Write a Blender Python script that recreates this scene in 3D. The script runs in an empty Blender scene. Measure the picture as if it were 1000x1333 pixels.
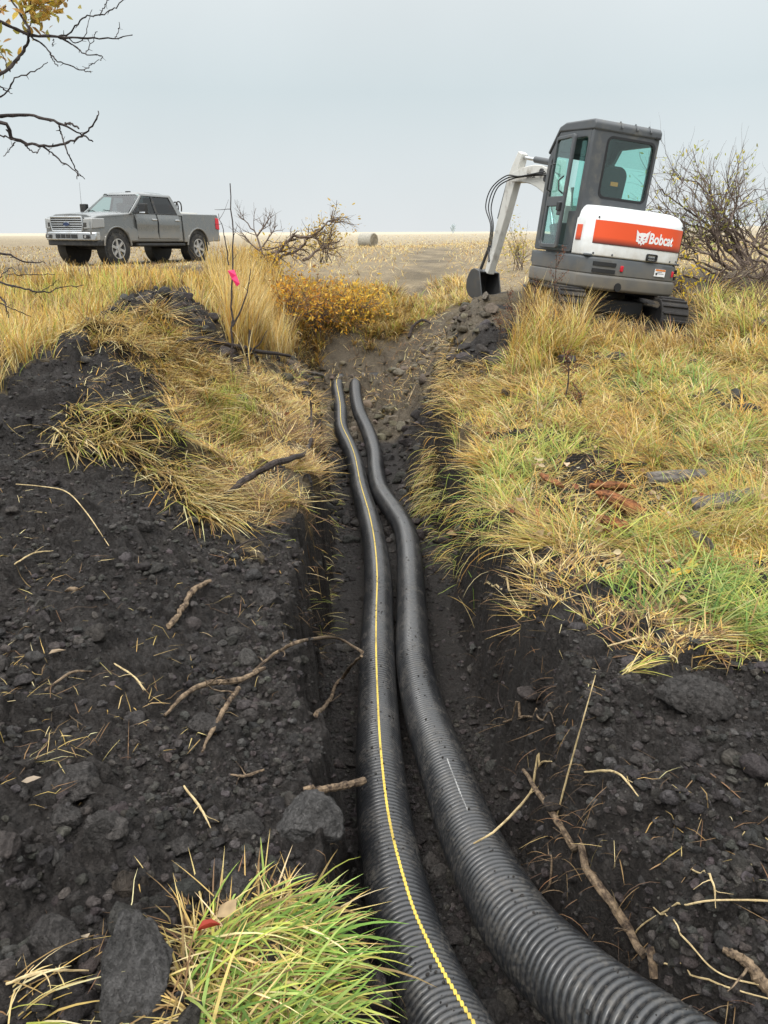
import bpy, bmesh, math, random
import numpy as np
from mathutils import Vector, Matrix, Euler
R = math.radians
random.seed(7)
rng = np.random.default_rng(11)
sc = bpy.context.scene
col = sc.collection

# ------------------------------------------------------------------ camera numbers
CAMZ = 1.60
PITCH = R(20.0)
F = 1000.0
CP, SP = math.cos(PITCH), math.sin(PITCH)

def ray(u, v):
    up = (666.5 - v) / F
    return np.array([(u - 500.0) / F, CP + up * SP, -SP + up * CP])

def at(u, v, d):
    "a point seen at photo pixel (u, v) at depth d from the camera"
    r = ray(u, v) * d
    return np.array([r[0], r[1], r[2] + CAMZ])

def pix(p):
    x, y, z = p[0], p[1], p[2] - CAMZ
    dep = y * CP - z * SP
    up = (y * SP + z * CP) / dep
    return 500 + F * x / dep, 666.5 - F * up, dep

# ------------------------------------------------------------------ noise
def _hash(ix, iy, seed):
    h = (ix.astype(np.int64) * 374761393 + iy.astype(np.int64) * 668265263 + seed * 974634617) & 0x7fffffff
    h = ((h ^ (h >> 13)) * 1274126177) & 0x7fffffff
    return ((h ^ (h >> 16)) & 0xffff) / 65535.0

def perlin(x, y, seed=0):
    xi = np.floor(x); yi = np.floor(y)
    fx = x - xi; fy = y - yi
    ux = fx * fx * fx * (fx * (fx * 6 - 15) + 10); uy = fy * fy * fy * (fy * (fy * 6 - 15) + 10)
    def g(ox, oy):
        a = _hash(xi + ox, yi + oy, seed) * 2 * math.pi
        return np.cos(a) * (fx - ox) + np.sin(a) * (fy - oy)
    n = (g(0, 0) * (1 - ux) + g(1, 0) * ux) * (1 - uy) + (g(0, 1) * (1 - ux) + g(1, 1) * ux) * uy
    return n * 1.5

def fbm(x, y, octs=4, seed=0, gain=.5):
    s = 0; a = 1.0; t = 0
    for i in range(octs):
        s = s + a * perlin(x * 2 ** i + i * 17.3, y * 2 ** i - i * 9.1, seed + i); t += a; a *= gain
    return s / t

def billow(x, y, octs=4, seed=0, gain=.5):
    s = 0; a = 1.0; t = 0
    for i in range(octs):
        s = s + a * np.abs(perlin(x * 2 ** i + i * 31.7, y * 2 ** i + i * 11.9, seed + i)); t += a; a *= gain
    return s / t

def cells(x, y, seed=0):
    "distance to the two nearest feature points and a random value of the nearest cell"
    xi = np.floor(x); yi = np.floor(y)
    d1 = np.full(x.shape, 9.0); d2 = np.full(x.shape, 9.0); rid = np.zeros(x.shape); ddx = np.zeros(x.shape); ddy = np.zeros(x.shape)
    for ox in (-1, 0, 1):
        for oy in (-1, 0, 1):
            cx = xi + ox; cy = yi + oy
            px = cx + _hash(cx, cy, seed); py = cy + _hash(cx, cy, seed + 5)
            d = np.hypot(px - x, py - y)
            r_ = _hash(cx, cy, seed + 9)
            nearer = d < d1
            d2 = np.where(nearer, d1, np.minimum(d2, d))
            rid = np.where(nearer, r_, rid); ddx = np.where(nearer, x - px, ddx); ddy = np.where(nearer, y - py, ddy)
            d1 = np.where(nearer, d, d1)
    return d1, d2, rid, ddx, ddy

def smooth(a, b, x):
    t = np.clip((x - a) / (b - a), 0, 1)
    return t * t * (3 - 2 * t)

# ------------------------------------------------------------------ mesh helpers
def tag(o, label=None, cat=None, group=None, kind=None):
    if label: o['label'] = label
    if cat: o['category'] = cat
    if group: o['group'] = group
    if kind: o['kind'] = kind
    return o

def empty(name, loc=(0, 0, 0), rot=(0, 0, 0), parent=None):
    o = bpy.data.objects.new(name, None); col.objects.link(o)
    o.location = loc; o.rotation_euler = rot; o.empty_display_size = .2
    if parent: o.parent = parent
    return o

def np_mesh(name, V, Fq, mat, parent=None, smooth_=True, colr=None, loops=None):
    "V (n,3); Fq (m,k) faces of one size"
    me = bpy.data.meshes.new(name)
    V = np.asarray(V, np.float32); Fq = np.asarray(Fq, np.int32)
    k = Fq.shape[1]
    me.vertices.add(len(V)); me.vertices.foreach_set('co', V.ravel())
    me.loops.add(Fq.size); me.loops.foreach_set('vertex_index', Fq.ravel())
    me.polygons.add(len(Fq)); me.polygons.foreach_set('loop_start', np.arange(0, Fq.size, k, dtype=np.int32))
    me.polygons.foreach_set('use_smooth', np.full(len(Fq), smooth_))
    if colr is not None:
        ca = me.color_attributes.new('Col', 'FLOAT_COLOR', 'POINT')
        c = np.ones((len(V), 4), np.float32); c[:, :3] = colr
        ca.data.foreach_set('color', c.ravel())
    me.update(calc_edges=True); me.validate()
    if mat: me.materials.append(mat)
    o = bpy.data.objects.new(name, me); col.objects.link(o)
    if parent: o.parent = parent
    return o

class MB:
    "collects shapes, builds ONE mesh object"
    def __init__(s): s.v = []; s.f = []; s.c = []; s.curc = (1, 1, 1)
    def add(s, vs, fs):
        o = len(s.v); s.v += [tuple(float(q) for q in p) for p in vs]; s.f += [tuple(i + o for i in f) for f in fs]
        s.c += [s.curc] * len(vs); return s
    def box(s, c, d, rot=None):
        x, y, z = d[0] / 2, d[1] / 2, d[2] / 2
        vs = [Vector((i, j, k)) for i in (-x, x) for j in (-y, y) for k in (-z, z)]
        if rot is not None:
            m = Euler(rot).to_matrix(); vs = [m @ p for p in vs]
        vs = [p + Vector(c) for p in vs]
        return s.add(vs, [(0, 1, 3, 2), (4, 6, 7, 5), (0, 4, 5, 1), (2, 3, 7, 6), (0, 2, 6, 4), (1, 5, 7, 3)])
    def hexa(s, b, t):
        "8 corners: 4 bottom, 4 top, same order"
        return s.add(list(b) + list(t), [(3, 2, 1, 0), (4, 5, 6, 7), (0, 1, 5, 4), (1, 2, 6, 5), (2, 3, 7, 6), (3, 0, 4, 7)])
    def prism(s, poly, x0, x1, axis='x'):
        "polygon in the plane across axis, extruded from x0 to x1"
        n = len(poly)
        def p3(a, q):
            return {'x': (a, q[0], q[1]), 'y': (q[0], a, q[1]), 'z': (q[0], q[1], a)}[axis]
        vs = [p3(x0, q) for q in poly] + [p3(x1, q) for q in poly]
        fs = [tuple(range(n - 1, -1, -1)), tuple(range(n, 2 * n))] + [(i, (i + 1) % n, n + (i + 1) % n, n + i) for i in range(n)]
        return s.add(vs, fs)
    def tube(s, pts, rad, n=8, cap=True):
        pts = [Vector([float(q) for q in p]) for p in pts]
        if not hasattr(rad, '__len__'): rad = [rad] * len(pts)
        t0 = (pts[1] - pts[0]).normalized()
        up = Vector((0, 0, 1)) if abs(t0.z) < .9 else Vector((0, 1, 0))
        a = t0.cross(up).normalized(); vs = []; fs = []
        for i, p in enumerate(pts):
            t = (pts[min(i + 1, len(pts) - 1)] - pts[max(i - 1, 0)])
            t = t.normalized() if t.length > 1e-9 else t0
            a = (a - t * a.dot(t)); a = a.normalized() if a.length > 1e-6 else t.orthogonal().normalized()
            b = t.cross(a)
            for k in range(n):
                th = 2 * math.pi * k / n
                vs.append(p + (a * math.cos(th) + b * math.sin(th)) * rad[i])
        for i in range(len(pts) - 1):
            for k in range(n):
                fs.append((i * n + k, i * n + (k + 1) % n, (i + 1) * n + (k + 1) % n, (i + 1) * n + k))
        if cap:
            fs.append(tuple(range(n - 1, -1, -1))); m = (len(pts) - 1) * n; fs.append(tuple(range(m, m + n)))
        return s.add(vs, fs)
    def lathe(s, prof, c=(0, 0, 0), axis='x', n=24, closed=False):
        "prof: (offset along axis, radius)"
        vs = []; fs = []; m = len(prof)
        for (h, r) in prof:
            for k in range(n):
                th = 2 * math.pi * k / n; q, w = r * math.cos(th), r * math.sin(th)
                p = {'x': (h, q, w), 'y': (q, h, w), 'z': (q, w, h)}[axis]
                vs.append((p[0] + c[0], p[1] + c[1], p[2] + c[2]))
        for i in range(m if closed else m - 1):
            j = (i + 1) % m
            for k in range(n):
                fs.append((i * n + k, i * n + (k + 1) % n, j * n + (k + 1) % n, j * n + k))
        if not closed:
            fs.append(tuple(range(n - 1, -1, -1))); fs.append(tuple(range((m - 1) * n, m * n)))
        return s.add(vs, fs)
    def build(s, name, mat, parent=None, smooth_=False, bevel=0, seg=2, sub=0, col_attr=False):
        me = bpy.data.meshes.new(name); me.from_pydata(s.v, [], s.f)
        bm = bmesh.new(); bm.from_mesh(me); bmesh.ops.recalc_face_normals(bm, faces=bm.faces)
        bm.to_mesh(me); bm.free()
        if col_attr:
            ca = me.color_attributes.new('Col', 'FLOAT_COLOR', 'POINT')
            c = np.ones((len(s.v), 4), np.float32); c[:, :3] = np.array(s.c); ca.data.foreach_set('color', c.ravel())
        if mat: me.materials.append(mat)
        o = bpy.data.objects.new(name, me); col.objects.link(o)
        if parent: o.parent = parent
        if smooth_:
            me.polygons.foreach_set('use_smooth', [True] * len(me.polygons))
            try: me.set_sharp_from_angle(angle=R(38))
            except Exception: pass
        if bevel:
            m = o.modifiers.new('bevel', 'BEVEL'); m.width = bevel; m.segments = seg; m.limit_method = 'ANGLE'; m.angle_limit = R(35)
            me.polygons.foreach_set('use_smooth', [True] * len(me.polygons))
            try: me.set_sharp_from_angle(angle=R(60))
            except Exception: pass
        if sub:
            m = o.modifiers.new('sub', 'SUBSURF'); m.levels = m.render_levels = sub
        return o

def catmull(P, n):
    "n samples along a Catmull-Rom spline through the rows of P"
    P = np.asarray(P, float); k = len(P)
    P2 = np.vstack([2 * P[0] - P[1], P, 2 * P[-1] - P[-2]])
    t = np.linspace(0, k - 1 - 1e-9, n); i = t.astype(int); f = (t - i)[:, None]
    p0, p1, p2, p3 = P2[i], P2[i + 1], P2[i + 2], P2[i + 3]
    return .5 * (2 * p1 + (p2 - p0) * f + (2 * p0 - 5 * p1 + 4 * p2 - p3) * f ** 2 + (3 * p1 - p0 - 3 * p2 + p3) * f ** 3)

# ------------------------------------------------------------------ materials
def new_mat(name):
    m = bpy.data.materials.new(name); m.use_nodes = True
    nt = m.node_tree; b = nt.nodes['Principled BSDF']
    return m, nt, b
def N(nt, t, **kw):
    n = nt.nodes.new(t)
    for k, v in kw.items():
        if k in n.inputs: n.inputs[k].default_value = v
        else: setattr(n, k, v)
    return n
def simple(name, c, rough=.5, metal=0, spec=.5, var=.12, vs=6.0, dirt=None, dirt_z=None, bump=0, coat=0):
    "painted or moulded surface with blotches, optional dirt that climbs from below"
    m, nt, b = new_mat(name)
    tc = N(nt, 'ShaderNodeTexCoord')
    n1 = N(nt, 'ShaderNodeTexNoise', Scale=vs, Detail=6.0, Roughness=.6)
    nt.links.new(tc.outputs['Object'], n1.inputs['Vector'])
    mx = N(nt, 'ShaderNodeMix', data_type='RGBA')
    mx.inputs[6].default_value = (*[q * (1 - var) for q in c], 1); mx.inputs[7].default_value = (*[min(1, q * (1 + var)) for q in c], 1)
    nt.links.new(n1.outputs[0], mx.inputs[0])
    out = mx.outputs[2]
    if dirt:
        n2 = N(nt, 'ShaderNodeTexNoise', Scale=5.0, Detail=5.0, Roughness=.6)
        nt.links.new(tc.outputs['Object'], n2.inputs['Vector'])
        if dirt_z:
            sx = N(nt, 'ShaderNodeSeparateXYZ'); nt.links.new(tc.outputs['Object'], sx.inputs[0])
            mr = N(nt, 'ShaderNodeMapRange'); mr.inputs[1].default_value = dirt_z[1]; mr.inputs[2].default_value = dirt_z[0]
            nt.links.new(sx.outputs[2], mr.inputs[0])
            ma = N(nt, 'ShaderNodeMath', operation='MULTIPLY_ADD'); ma.inputs[1].default_value = 1.3; ma.inputs[2].default_value = -.65
            nt.links.new(n2.outputs[0], ma.inputs[0])
            ad = N(nt, 'ShaderNodeMath', operation='ADD', use_clamp=True)
            nt.links.new(mr.outputs[0], ad.inputs[0]); nt.links.new(ma.outputs[0], ad.inputs[1]); fac = ad.outputs[0]
        else:
            cr = N(nt, 'ShaderNodeMapRange'); cr.inputs[1].default_value = .52; cr.inputs[2].default_value = .8
            nt.links.new(n2.outputs[0], cr.inputs[0]); fac = cr.outputs[0]
        m2 = N(nt, 'ShaderNodeMix', data_type='RGBA'); m2.inputs[7].default_value = (*dirt, 1)
        nt.links.new(fac, m2.inputs[0]); nt.links.new(out, m2.inputs[6]); out = m2.outputs[2]
        mr2 = N(nt, 'ShaderNodeMapRange'); mr2.inputs[3].default_value = rough; mr2.inputs[4].default_value = .85
        nt.links.new(fac, mr2.inputs[0]); nt.links.new(mr2.outputs[0], b.inputs['Roughness'])
    else:
        mr2 = N(nt, 'ShaderNodeMapRange'); mr2.inputs[3].default_value = max(0, rough - .08); mr2.inputs[4].default_value = min(1, rough + .1)
        nt.links.new(n1.outputs[0], mr2.inputs[0]); nt.links.new(mr2.outputs[0], b.inputs['Roughness'])
    nt.links.new(out, b.inputs['Base Color'])
    b.inputs['Metallic'].default_value = metal
    b.inputs['Specular IOR Level'].default_value = spec
    b.inputs['Coat Weight'].default_value = coat
    if bump:
        bp = N(nt, 'ShaderNodeBump', Strength=bump, Distance=.01)
        n3 = N(nt, 'ShaderNodeTexNoise', Scale=60.0, Detail=5.0); nt.links.new(tc.outputs['Object'], n3.inputs['Vector'])
        nt.links.new(n3.outputs[0], bp.inputs['Height']); nt.links.new(bp.outputs[0], b.inputs['Normal'])
    return m

def glass(name, tint, gloss=.12):
    m, nt, b = new_mat(name)
    nt.nodes.remove(b)
    out = nt.nodes['Material Output']
    tr = N(nt, 'ShaderNodeBsdfTransparent', Color=(*tint, 1)); gl = N(nt, 'ShaderNodeBsdfGlossy', Roughness=.03)
    lw = N(nt, 'ShaderNodeLayerWeight', Blend=.5)
    ma = N(nt, 'ShaderNodeMath', operation='MULTIPLY_ADD', use_clamp=True); ma.inputs[1].default_value = .6; ma.inputs[2].default_value = gloss
    pw = N(nt, 'ShaderNodeMath', operation='POWER'); pw.inputs[1].default_value = 3.0
    nt.links.new(lw.outputs['Facing'], pw.inputs[0]); nt.links.new(pw.outputs[0], ma.inputs[0])
    mx = N(nt, 'ShaderNodeMixShader')
    nt.links.new(ma.outputs[0], mx.inputs[0]); nt.links.new(tr.outputs[0], mx.inputs[1]); nt.links.new(gl.outputs[0], mx.inputs[2])
    nt.links.new(mx.outputs[0], out.inputs[0])
    return m

def leaf_mat(name, transl=.35, rough=.55):
    "blades and leaves: colour from the vertices, some light passes through"
    m, nt, b = new_mat(name)
    ca = N(nt, 'ShaderNodeVertexColor', layer_name='Col')
    tc = N(nt, 'ShaderNodeTexCoord')
    n1 = N(nt, 'ShaderNodeTexNoise', Scale=40.0, Detail=3.0); nt.links.new(tc.outputs['Object'], n1.inputs['Vector'])
    mr = N(nt, 'ShaderNodeMapRange'); mr.inputs[3].default_value = .7; mr.inputs[4].default_value = 1.25
    nt.links.new(n1.outputs[0], mr.inputs[0])
    hs = N(nt, 'ShaderNodeHueSaturation'); nt.links.new(mr.outputs[0], hs.inputs['Value']); nt.links.new(ca.outputs[0], hs.inputs['Color'])
    nt.links.new(hs.outputs[0], b.inputs['Base Color'])
    b.inputs['Roughness'].default_value = rough; b.inputs['Specular IOR Level'].default_value = .25
    tl = N(nt, 'ShaderNodeBsdfTranslucent'); nt.links.new(hs.outputs[0], tl.inputs['Color'])
    mx = N(nt, 'ShaderNodeMixShader'); mx.inputs[0].default_value = transl
    nt.links.new(b.outputs[0], mx.inputs[1]); nt.links.new(tl.outputs[0], mx.inputs[2])
    nt.links.new(mx.outputs[0], nt.nodes['Material Output'].inputs[0])
    return m

def bark_mat(name, c1, c2, scale=30):
    m, nt, b = new_mat(name)
    tc = N(nt, 'ShaderNodeTexCoord')
    n1 = N(nt, 'ShaderNodeTexNoise', Scale=float(scale), Detail=7.0, Roughness=.7); nt.links.new(tc.outputs['Object'], n1.inputs['Vector'])
    cr = N(nt, 'ShaderNodeValToRGB'); cr.color_ramp.elements[0].position = .38; cr.color_ramp.elements[1].position = .64
    cr.color_ramp.elements[0].color = (*c1, 1); cr.color_ramp.elements[1].color = (*c2, 1)
    nt.links.new(n1.outputs[0], cr.inputs[0]); nt.links.new(cr.outputs[0], b.inputs['Base Color'])
    b.inputs['Roughness'].default_value = .85; b.inputs['Specular IOR Level'].default_value = .2
    bp = N(nt, 'ShaderNodeBump', Strength=.7, Distance=.006); nt.links.new(n1.outputs[0], bp.inputs['Height']); nt.links.new(bp.outputs[0], b.inputs['Normal'])
    return m

def soil_mat(name, attr=True, base=(.0205, .0175, .0157), tint=False):
    "black earth; on the ground the vertex colours carry soil / subsoil / field"
    m, nt, b = new_mat(name)
    tc = N(nt, 'ShaderNodeTexCoord')
    def noise(s, d=6.0, r=.6):
        n = N(nt, 'ShaderNodeTexNoise', Scale=float(s), Detail=d, Roughness=r); nt.links.new(tc.outputs['Object'], n.inputs['Vector']); return n
    nA = noise(3.2, 8.0, .65); nB = noise(38, 8.0, .7); nC = noise(160, 4.0, .6)
    def ramp(src, p0, c0, p1, c1):
        cr = N(nt, 'ShaderNodeValToRGB'); e = cr.color_ramp.elements
        e[0].position = p0; e[1].position = p1; e[0].color = (*c0, 1); e[1].color = (*c1, 1)
        nt.links.new(src, cr.inputs[0]); return cr.outputs[0]
    def mix(f, a, c):
        mx = N(nt, 'ShaderNodeMix', data_type='RGBA')
        if isinstance(f, float): mx.inputs[0].default_value = f
        else: nt.links.new(f, mx.inputs[0])
        nt.links.new(a, mx.inputs[6]); nt.links.new(c, mx.inputs[7]); return mx.outputs[2]
    k = np.array(base)
    vo = N(nt, 'ShaderNodeTexVoronoi', Scale=52.0, Randomness=1.0); vo2 = N(nt, 'ShaderNodeTexVoronoi', Scale=120.0, Randomness=1.0)
    dist = N(nt, 'ShaderNodeVectorMath', operation='ADD'); sc_ = N(nt, 'ShaderNodeVectorMath', operation='SCALE'); sc_.inputs['Scale'].default_value = .035
    nt.links.new(nB.outputs['Color'], sc_.inputs[0]); nt.links.new(tc.outputs['Object'], dist.inputs[0]); nt.links.new(sc_.outputs[0], dist.inputs[1])
    nt.links.new(dist.outputs[0], vo.inputs['Vector']); nt.links.new(dist.outputs[0], vo2.inputs['Vector'])
    nD = noise(11, 7.0, .7)
    s1 = ramp(nA.outputs[0], .34, k * .4, .66, k * np.array([2.1, 2.05, 2.0]))
    s2 = ramp(nB.outputs[0], .36, k * .5, .66, k * 2.2)
    s3 = ramp(nD.outputs[0], .40, k * .55, .66, k * np.array([2.2, 2.2, 2.25]))
    s4 = ramp(vo.outputs['Color'], .1, k * .6, .95, k * 2.2)
    black = mix(.5, mix(.5, s1, s2), mix(.45, s3, s4))
    out = black
    if tint:      # every crumb a little drier or damper than its neighbour
        cv = N(nt, 'ShaderNodeVertexColor', layer_name='Col'); mt_ = N(nt, 'ShaderNodeMix', data_type='RGBA', blend_type='MULTIPLY'); mt_.inputs[0].default_value = 1.0
        nt.links.new(out, mt_.inputs[6]); nt.links.new(cv.outputs[0], mt_.inputs[7]); out = mt_.outputs[2]
    if attr:
        ca = N(nt, 'ShaderNodeVertexColor', layer_name='Col'); sp = N(nt, 'ShaderNodeSeparateColor'); nt.links.new(ca.outputs[0], sp.inputs[0])
        def edge(ch):   # ragged border between zones
            ad = N(nt, 'ShaderNodeMath', operation='MULTIPLY_ADD'); ad.inputs[1].default_value = .9; ad.inputs[2].default_value = -.45
            nt.links.new(nB.outputs[0], ad.inputs[0])
            a2 = N(nt, 'ShaderNodeMath', operation='ADD'); nt.links.new(ad.outputs[0], a2.inputs[0]); nt.links.new(sp.outputs[ch], a2.inputs[1])
            mr = N(nt, 'ShaderNodeMapRange'); mr.inputs[1].default_value = .35; mr.inputs[2].default_value = .65
            nt.links.new(a2.outputs[0], mr.inputs[0]); return mr.outputs[0]
        thatch = mix(.5, ramp(nA.outputs[0], .3, (.045, .034, .021), .7, (.12, .09, .05)), ramp(nB.outputs[0], .36, (.02, .016, .012), .66, (.17, .13, .075)))  # coloured dark so gaps between blades look like shaded earth
        clay = mix(.55, ramp(nA.outputs[0], .3, (.065, .052, .038), .72, (.16, .13, .09)), ramp(nB.outputs[0], .35, (.04, .033, .025), .7, (.19, .155, .11)))
        nF = noise(1.3, 8.0, .75)
        fieldc = mix(.62, ramp(nF.outputs[0], .38, (.10, .078, .055), .6, (.30, .235, .14)), ramp(nB.outputs[0], .38, (.07, .056, .042), .62, (.40, .31, .175)))
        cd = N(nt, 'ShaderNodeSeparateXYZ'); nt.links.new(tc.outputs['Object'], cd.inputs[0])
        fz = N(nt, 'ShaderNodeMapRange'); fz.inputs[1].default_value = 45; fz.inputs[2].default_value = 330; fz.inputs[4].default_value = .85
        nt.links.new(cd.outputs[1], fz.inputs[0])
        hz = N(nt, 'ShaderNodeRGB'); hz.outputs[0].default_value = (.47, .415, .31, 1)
        fieldc = mix(fz.outputs[0], fieldc, hz.outputs[0])  # aerial haze painted into the field colour, stronger with distance
        out = mix(edge(0), thatch, black)
        out = mix(edge(1), out, clay)
        out = mix(sp.outputs[2], out, fieldc)
    nt.links.new(out, b.inputs['Base Color'])
    b.inputs['Roughness'].default_value = .75; b.inputs['Specular IOR Level'].default_value = .28
    bp = N(nt, 'ShaderNodeBump', Strength=.9, Distance=.02); nt.links.new(nB.outputs[0], bp.inputs['Height'])
    bv = N(nt, 'ShaderNodeBump', Strength=.8, Distance=.012, invert=True); nt.links.new(vo.outputs['Distance'], bv.inputs['Height']); nt.links.new(bp.outputs[0], bv.inputs['Normal'])
    bw = N(nt, 'ShaderNodeBump', Strength=.7, Distance=.006, invert=True); nt.links.new(vo2.outputs['Distance'], bw.inputs['Height']); nt.links.new(bv.outputs[0], bw.inputs['Normal'])
    bp2 = N(nt, 'ShaderNodeBump', Strength=.8, Distance=.006); nt.links.new(nC.outputs[0], bp2.inputs['Height'])
    nt.links.new(bw.outputs[0], bp2.inputs['Normal']); nt.links.new(bp2.outputs[0], b.inputs['Normal'])
    return m

M = {}
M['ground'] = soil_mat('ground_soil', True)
M['clod'] = soil_mat('clod_soil', False, (.040, .036, .0335))
M['crumb'] = soil_mat('crumb_soil', False, (.042, .037, .034), tint=True)
M['grass'] = leaf_mat('grass_blades', .36)
M['leaf'] = leaf_mat('leaf_faces', .35)
M['bark'] = bark_mat('grey_bark', (.035, .028, .024), (.12, .095, .075))
M['brush'] = bark_mat('brown_brush', (.07, .05, .042), (.19, .145, .115), 25)
M['barkdark'] = bark_mat('dark_bark', (.02, .016, .015), (.07, .055, .05))
M['root'] = bark_mat('peeled_root', (.035, .024, .018), (.25, .18, .115), 45)
M['straw'] = bark_mat('dry_straw', (.3, .22, .11), (.6, .47, .26), 30)
M['rot'] = bark_mat('rotten_wood', (.05, .02, .01), (.30, .125, .05), 26)
M['greywood'] = bark_mat('weathered_wood', (.05, .043, .038), (.17, .15, .13), 20)

# ------------------------------------------------------------------ sky, light, camera
w = bpy.data.worlds.new("World"); sc.world = w; w.use_nodes = True
nt = w.node_tree; bg = nt.nodes['Background']
SUN_EL, SUN_AZ = R(52), R(205)
sky = nt.nodes.new('ShaderNodeTexSky'); sky.sky_type = 'NISHITA'; sky.sun_disc = False
sky.sun_elevation = SUN_EL; sky.sun_rotation = SUN_AZ; sky.air_density = 1.0; sky.dust_density = 6.0; sky.ozone_density = 1.0
geo = nt.nodes.new('ShaderNodeTexCoord'); sx = nt.nodes.new('ShaderNodeSeparateXYZ'); nt.links.new(geo.outputs['Generated'], sx.inputs[0])
cr = nt.nodes.new('ShaderNodeValToRGB'); nt.links.new(sx.outputs[2], cr.inputs[0])
e = cr.color_ramp.elements
K = 10.0   # the cloud deck is written in sky units: the Background strength below is 0.1
def cloud(c): return (*[q for q in c], 1)
e[0].position = 0.0; e[0].color = cloud((.83, .87, .885))
e[1].position = .075; e[1].color = cloud((.78, .845, .87))
for p, c in ((.15, (.70, .79, .82)), (.235, (.78, .845, .865)), (.5, (.88, .92, .93)), (1.0, (1, 1, 1))):
    q = e.new(p); q.color = cloud(c)
ns = nt.nodes.new('ShaderNodeTexNoise'); ns.inputs['Scale'].default_value = 2.2; ns.inputs['Detail'].default_value = 5
nt.links.new(geo.outputs['Generated'], ns.inputs['Vector'])
mr = nt.nodes.new('ShaderNodeMapRange'); mr.inputs[3].default_value = 8.9; mr.inputs[4].default_value = 11.1; nt.links.new(ns.outputs[0], mr.inputs[0])
# the overcast deck grows brighter towards the zenith
br = nt.nodes.new('ShaderNodeMapRange'); br.inputs[1].default_value = .25; br.inputs[2].default_value = 1.0; br.inputs[3].default_value = 1.0; br.inputs[4].default_value = 3.6
nt.links.new(sx.outputs[2], br.inputs[0])
mm = nt.nodes.new('ShaderNodeMath'); mm.operation = 'MULTIPLY'; nt.links.new(mr.outputs[0], mm.inputs[0]); nt.links.new(br.outputs[0], mm.inputs[1])
sclr = nt.nodes.new('ShaderNodeVectorMath'); sclr.operation = 'SCALE'; nt.links.new(cr.outputs[0], sclr.inputs[0]); nt.links.new(mm.outputs[0], sclr.inputs['Scale'])
mxs = nt.nodes.new('ShaderNodeMix'); mxs.data_type = 'RGBA'; mxs.inputs[0].default_value = .93
nt.links.new(sky.outputs[0], mxs.inputs[6]); nt.links.new(sclr.outputs[0], mxs.inputs[7])
nt.links.new(mxs.outputs[2], bg.inputs[0]); bg.inputs[1].default_value = .1

sl = bpy.data.lights.new('sun', 'SUN'); sl.energy = 1.5; sl.angle = R(14); sl.color = (1, .97, .92)
so = bpy.data.objects.new('sun', sl); col.objects.link(so)
sd = Vector((math.sin(SUN_AZ) * math.cos(SUN_EL), math.cos(SUN_AZ) * math.cos(SUN_EL), math.sin(SUN_EL)))
so.rotation_euler = sd.to_track_quat('Z', 'Y').to_euler(); so.location = (0, -5, 20)

cd = bpy.data.cameras.new('camera'); cd.sensor_fit = 'VERTICAL'; cd.sensor_height = 36; cd.lens = F * 36 / 1333.0
cd.clip_end = 5000; cd.clip_start = .05
co = bpy.data.objects.new('camera', cd); col.objects.link(co); co.location = (0, 0, CAMZ); co.rotation_euler = (R(90) - PITCH, 0, 0)
sc.camera = co
sc.view_settings.view_transform = 'Standard'; sc.view_settings.look = 'None'; sc.view_settings.exposure = 0; sc.view_settings.gamma = 1
sc.render.engine = 'CYCLES'
sc.cycles.max_bounces = 8; sc.cycles.transparent_max_bounces = 16; sc.cycles.use_denoising = True
# ------------------------------------------------------------------ terrain
CX, CY = 0.0, -1.5        # the sheet is woven around a point behind the viewer
ctl = [
 # right bank
 (1000,1333,1.62),(1000,1150,1.95),(850,1150,1.95),(760,1000,2.42),(1000,870,2.85),(880,880,2.8),(760,880,2.85),(1000,780,3.5),(850,700,4.25),(1000,640,5.0),(850,600,5.5),(850,500,7.4),(880,455,9.0),
 (1000,500,7.4),(885,449,9.3),(1000,420,9.4),(735,428,9.2),(690,850,3.0),(620,760,3.9),(570,690,4.7),(555,600,6.6),(545,540,8.4),(650,600,5.9),(700,520,7.2),(620,530,7.9),
 (640,450,9.3),(660,395,10.6),(620,386,10.9),(585,405,11.3),(545,430,11.8),(520,470,12.5),(700,410,10.3),(800,400,10.6),(900,410,10.2),
 # the ditch and its far bank
 (470,470,14.2),(420,480,13.8),(380,470,13.5),(400,430,15.2),(420,392,16.2),(350,420,14.5),(480,440,15.6),(500,410,16.6),(540,395,17.5),
 # field
 (450,375,18),(560,375,18),(620,365,19),(500,340,26),(640,335,28),(800,335,26),(1000,335,24),(350,345,23),(500,322,75),(650,316,70),(800,312,80),(1000,310,80),(300,318,70),
 (0,313,70),(150,316,60),(185,345,23.5),(60,349,20.5),(260,341,25),(0,353,18),
 (500,304.5,330),(700,302,330),(1000,294,330),(250,306,330),(0,307,330),
 # left grass behind the mounds
 (0,440,9.2),(0,400,12),(90,430,9.4),(90,390,12),(200,375,12.5),(300,390,12.5),(330,440,12),
 # left mounds
 (0,503,5.3),(60,465,5.8),(100,462,5.95),(150,474,6.0),(215,515,6.0),(175,425,7.6),(200,386,8.7),(235,388,8.8),(290,428,8.8),(325,462,9.0),(250,455,7.8),(240,490,6.9),(-120,540,5.0),(-200,480,7),
 (120,428,8.0),
 # left slope and flat
 (350,500,9.3),(400,520,9.2),(300,580,6.4),(350,600,6.0),(400,560,7.8),(380,640,5.35),(420,700,4.6),(350,760,4.0),(420,850,3.2),(350,900,2.95),(420,1000,2.55),(350,1050,2.35),(430,1200,2.0),(350,1250,1.87),
 (100,1250,1.78),(100,1000,2.35),(100,800,3.1),(100,650,4.15),(60,560,4.9),(200,600,4.95),(200,700,3.95),(260,640,4.8),(0,1000,2.3),(0,700,3.7),(-200,900,2.6),(-200,1250,1.7),(-250,700,3.4),
 (500,1500,1.5),(100,1500,1.43),(900,1500,1.42),(1200,1000,2.4),(1250,700,4.3),(1250,500,7.5),
]
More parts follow.
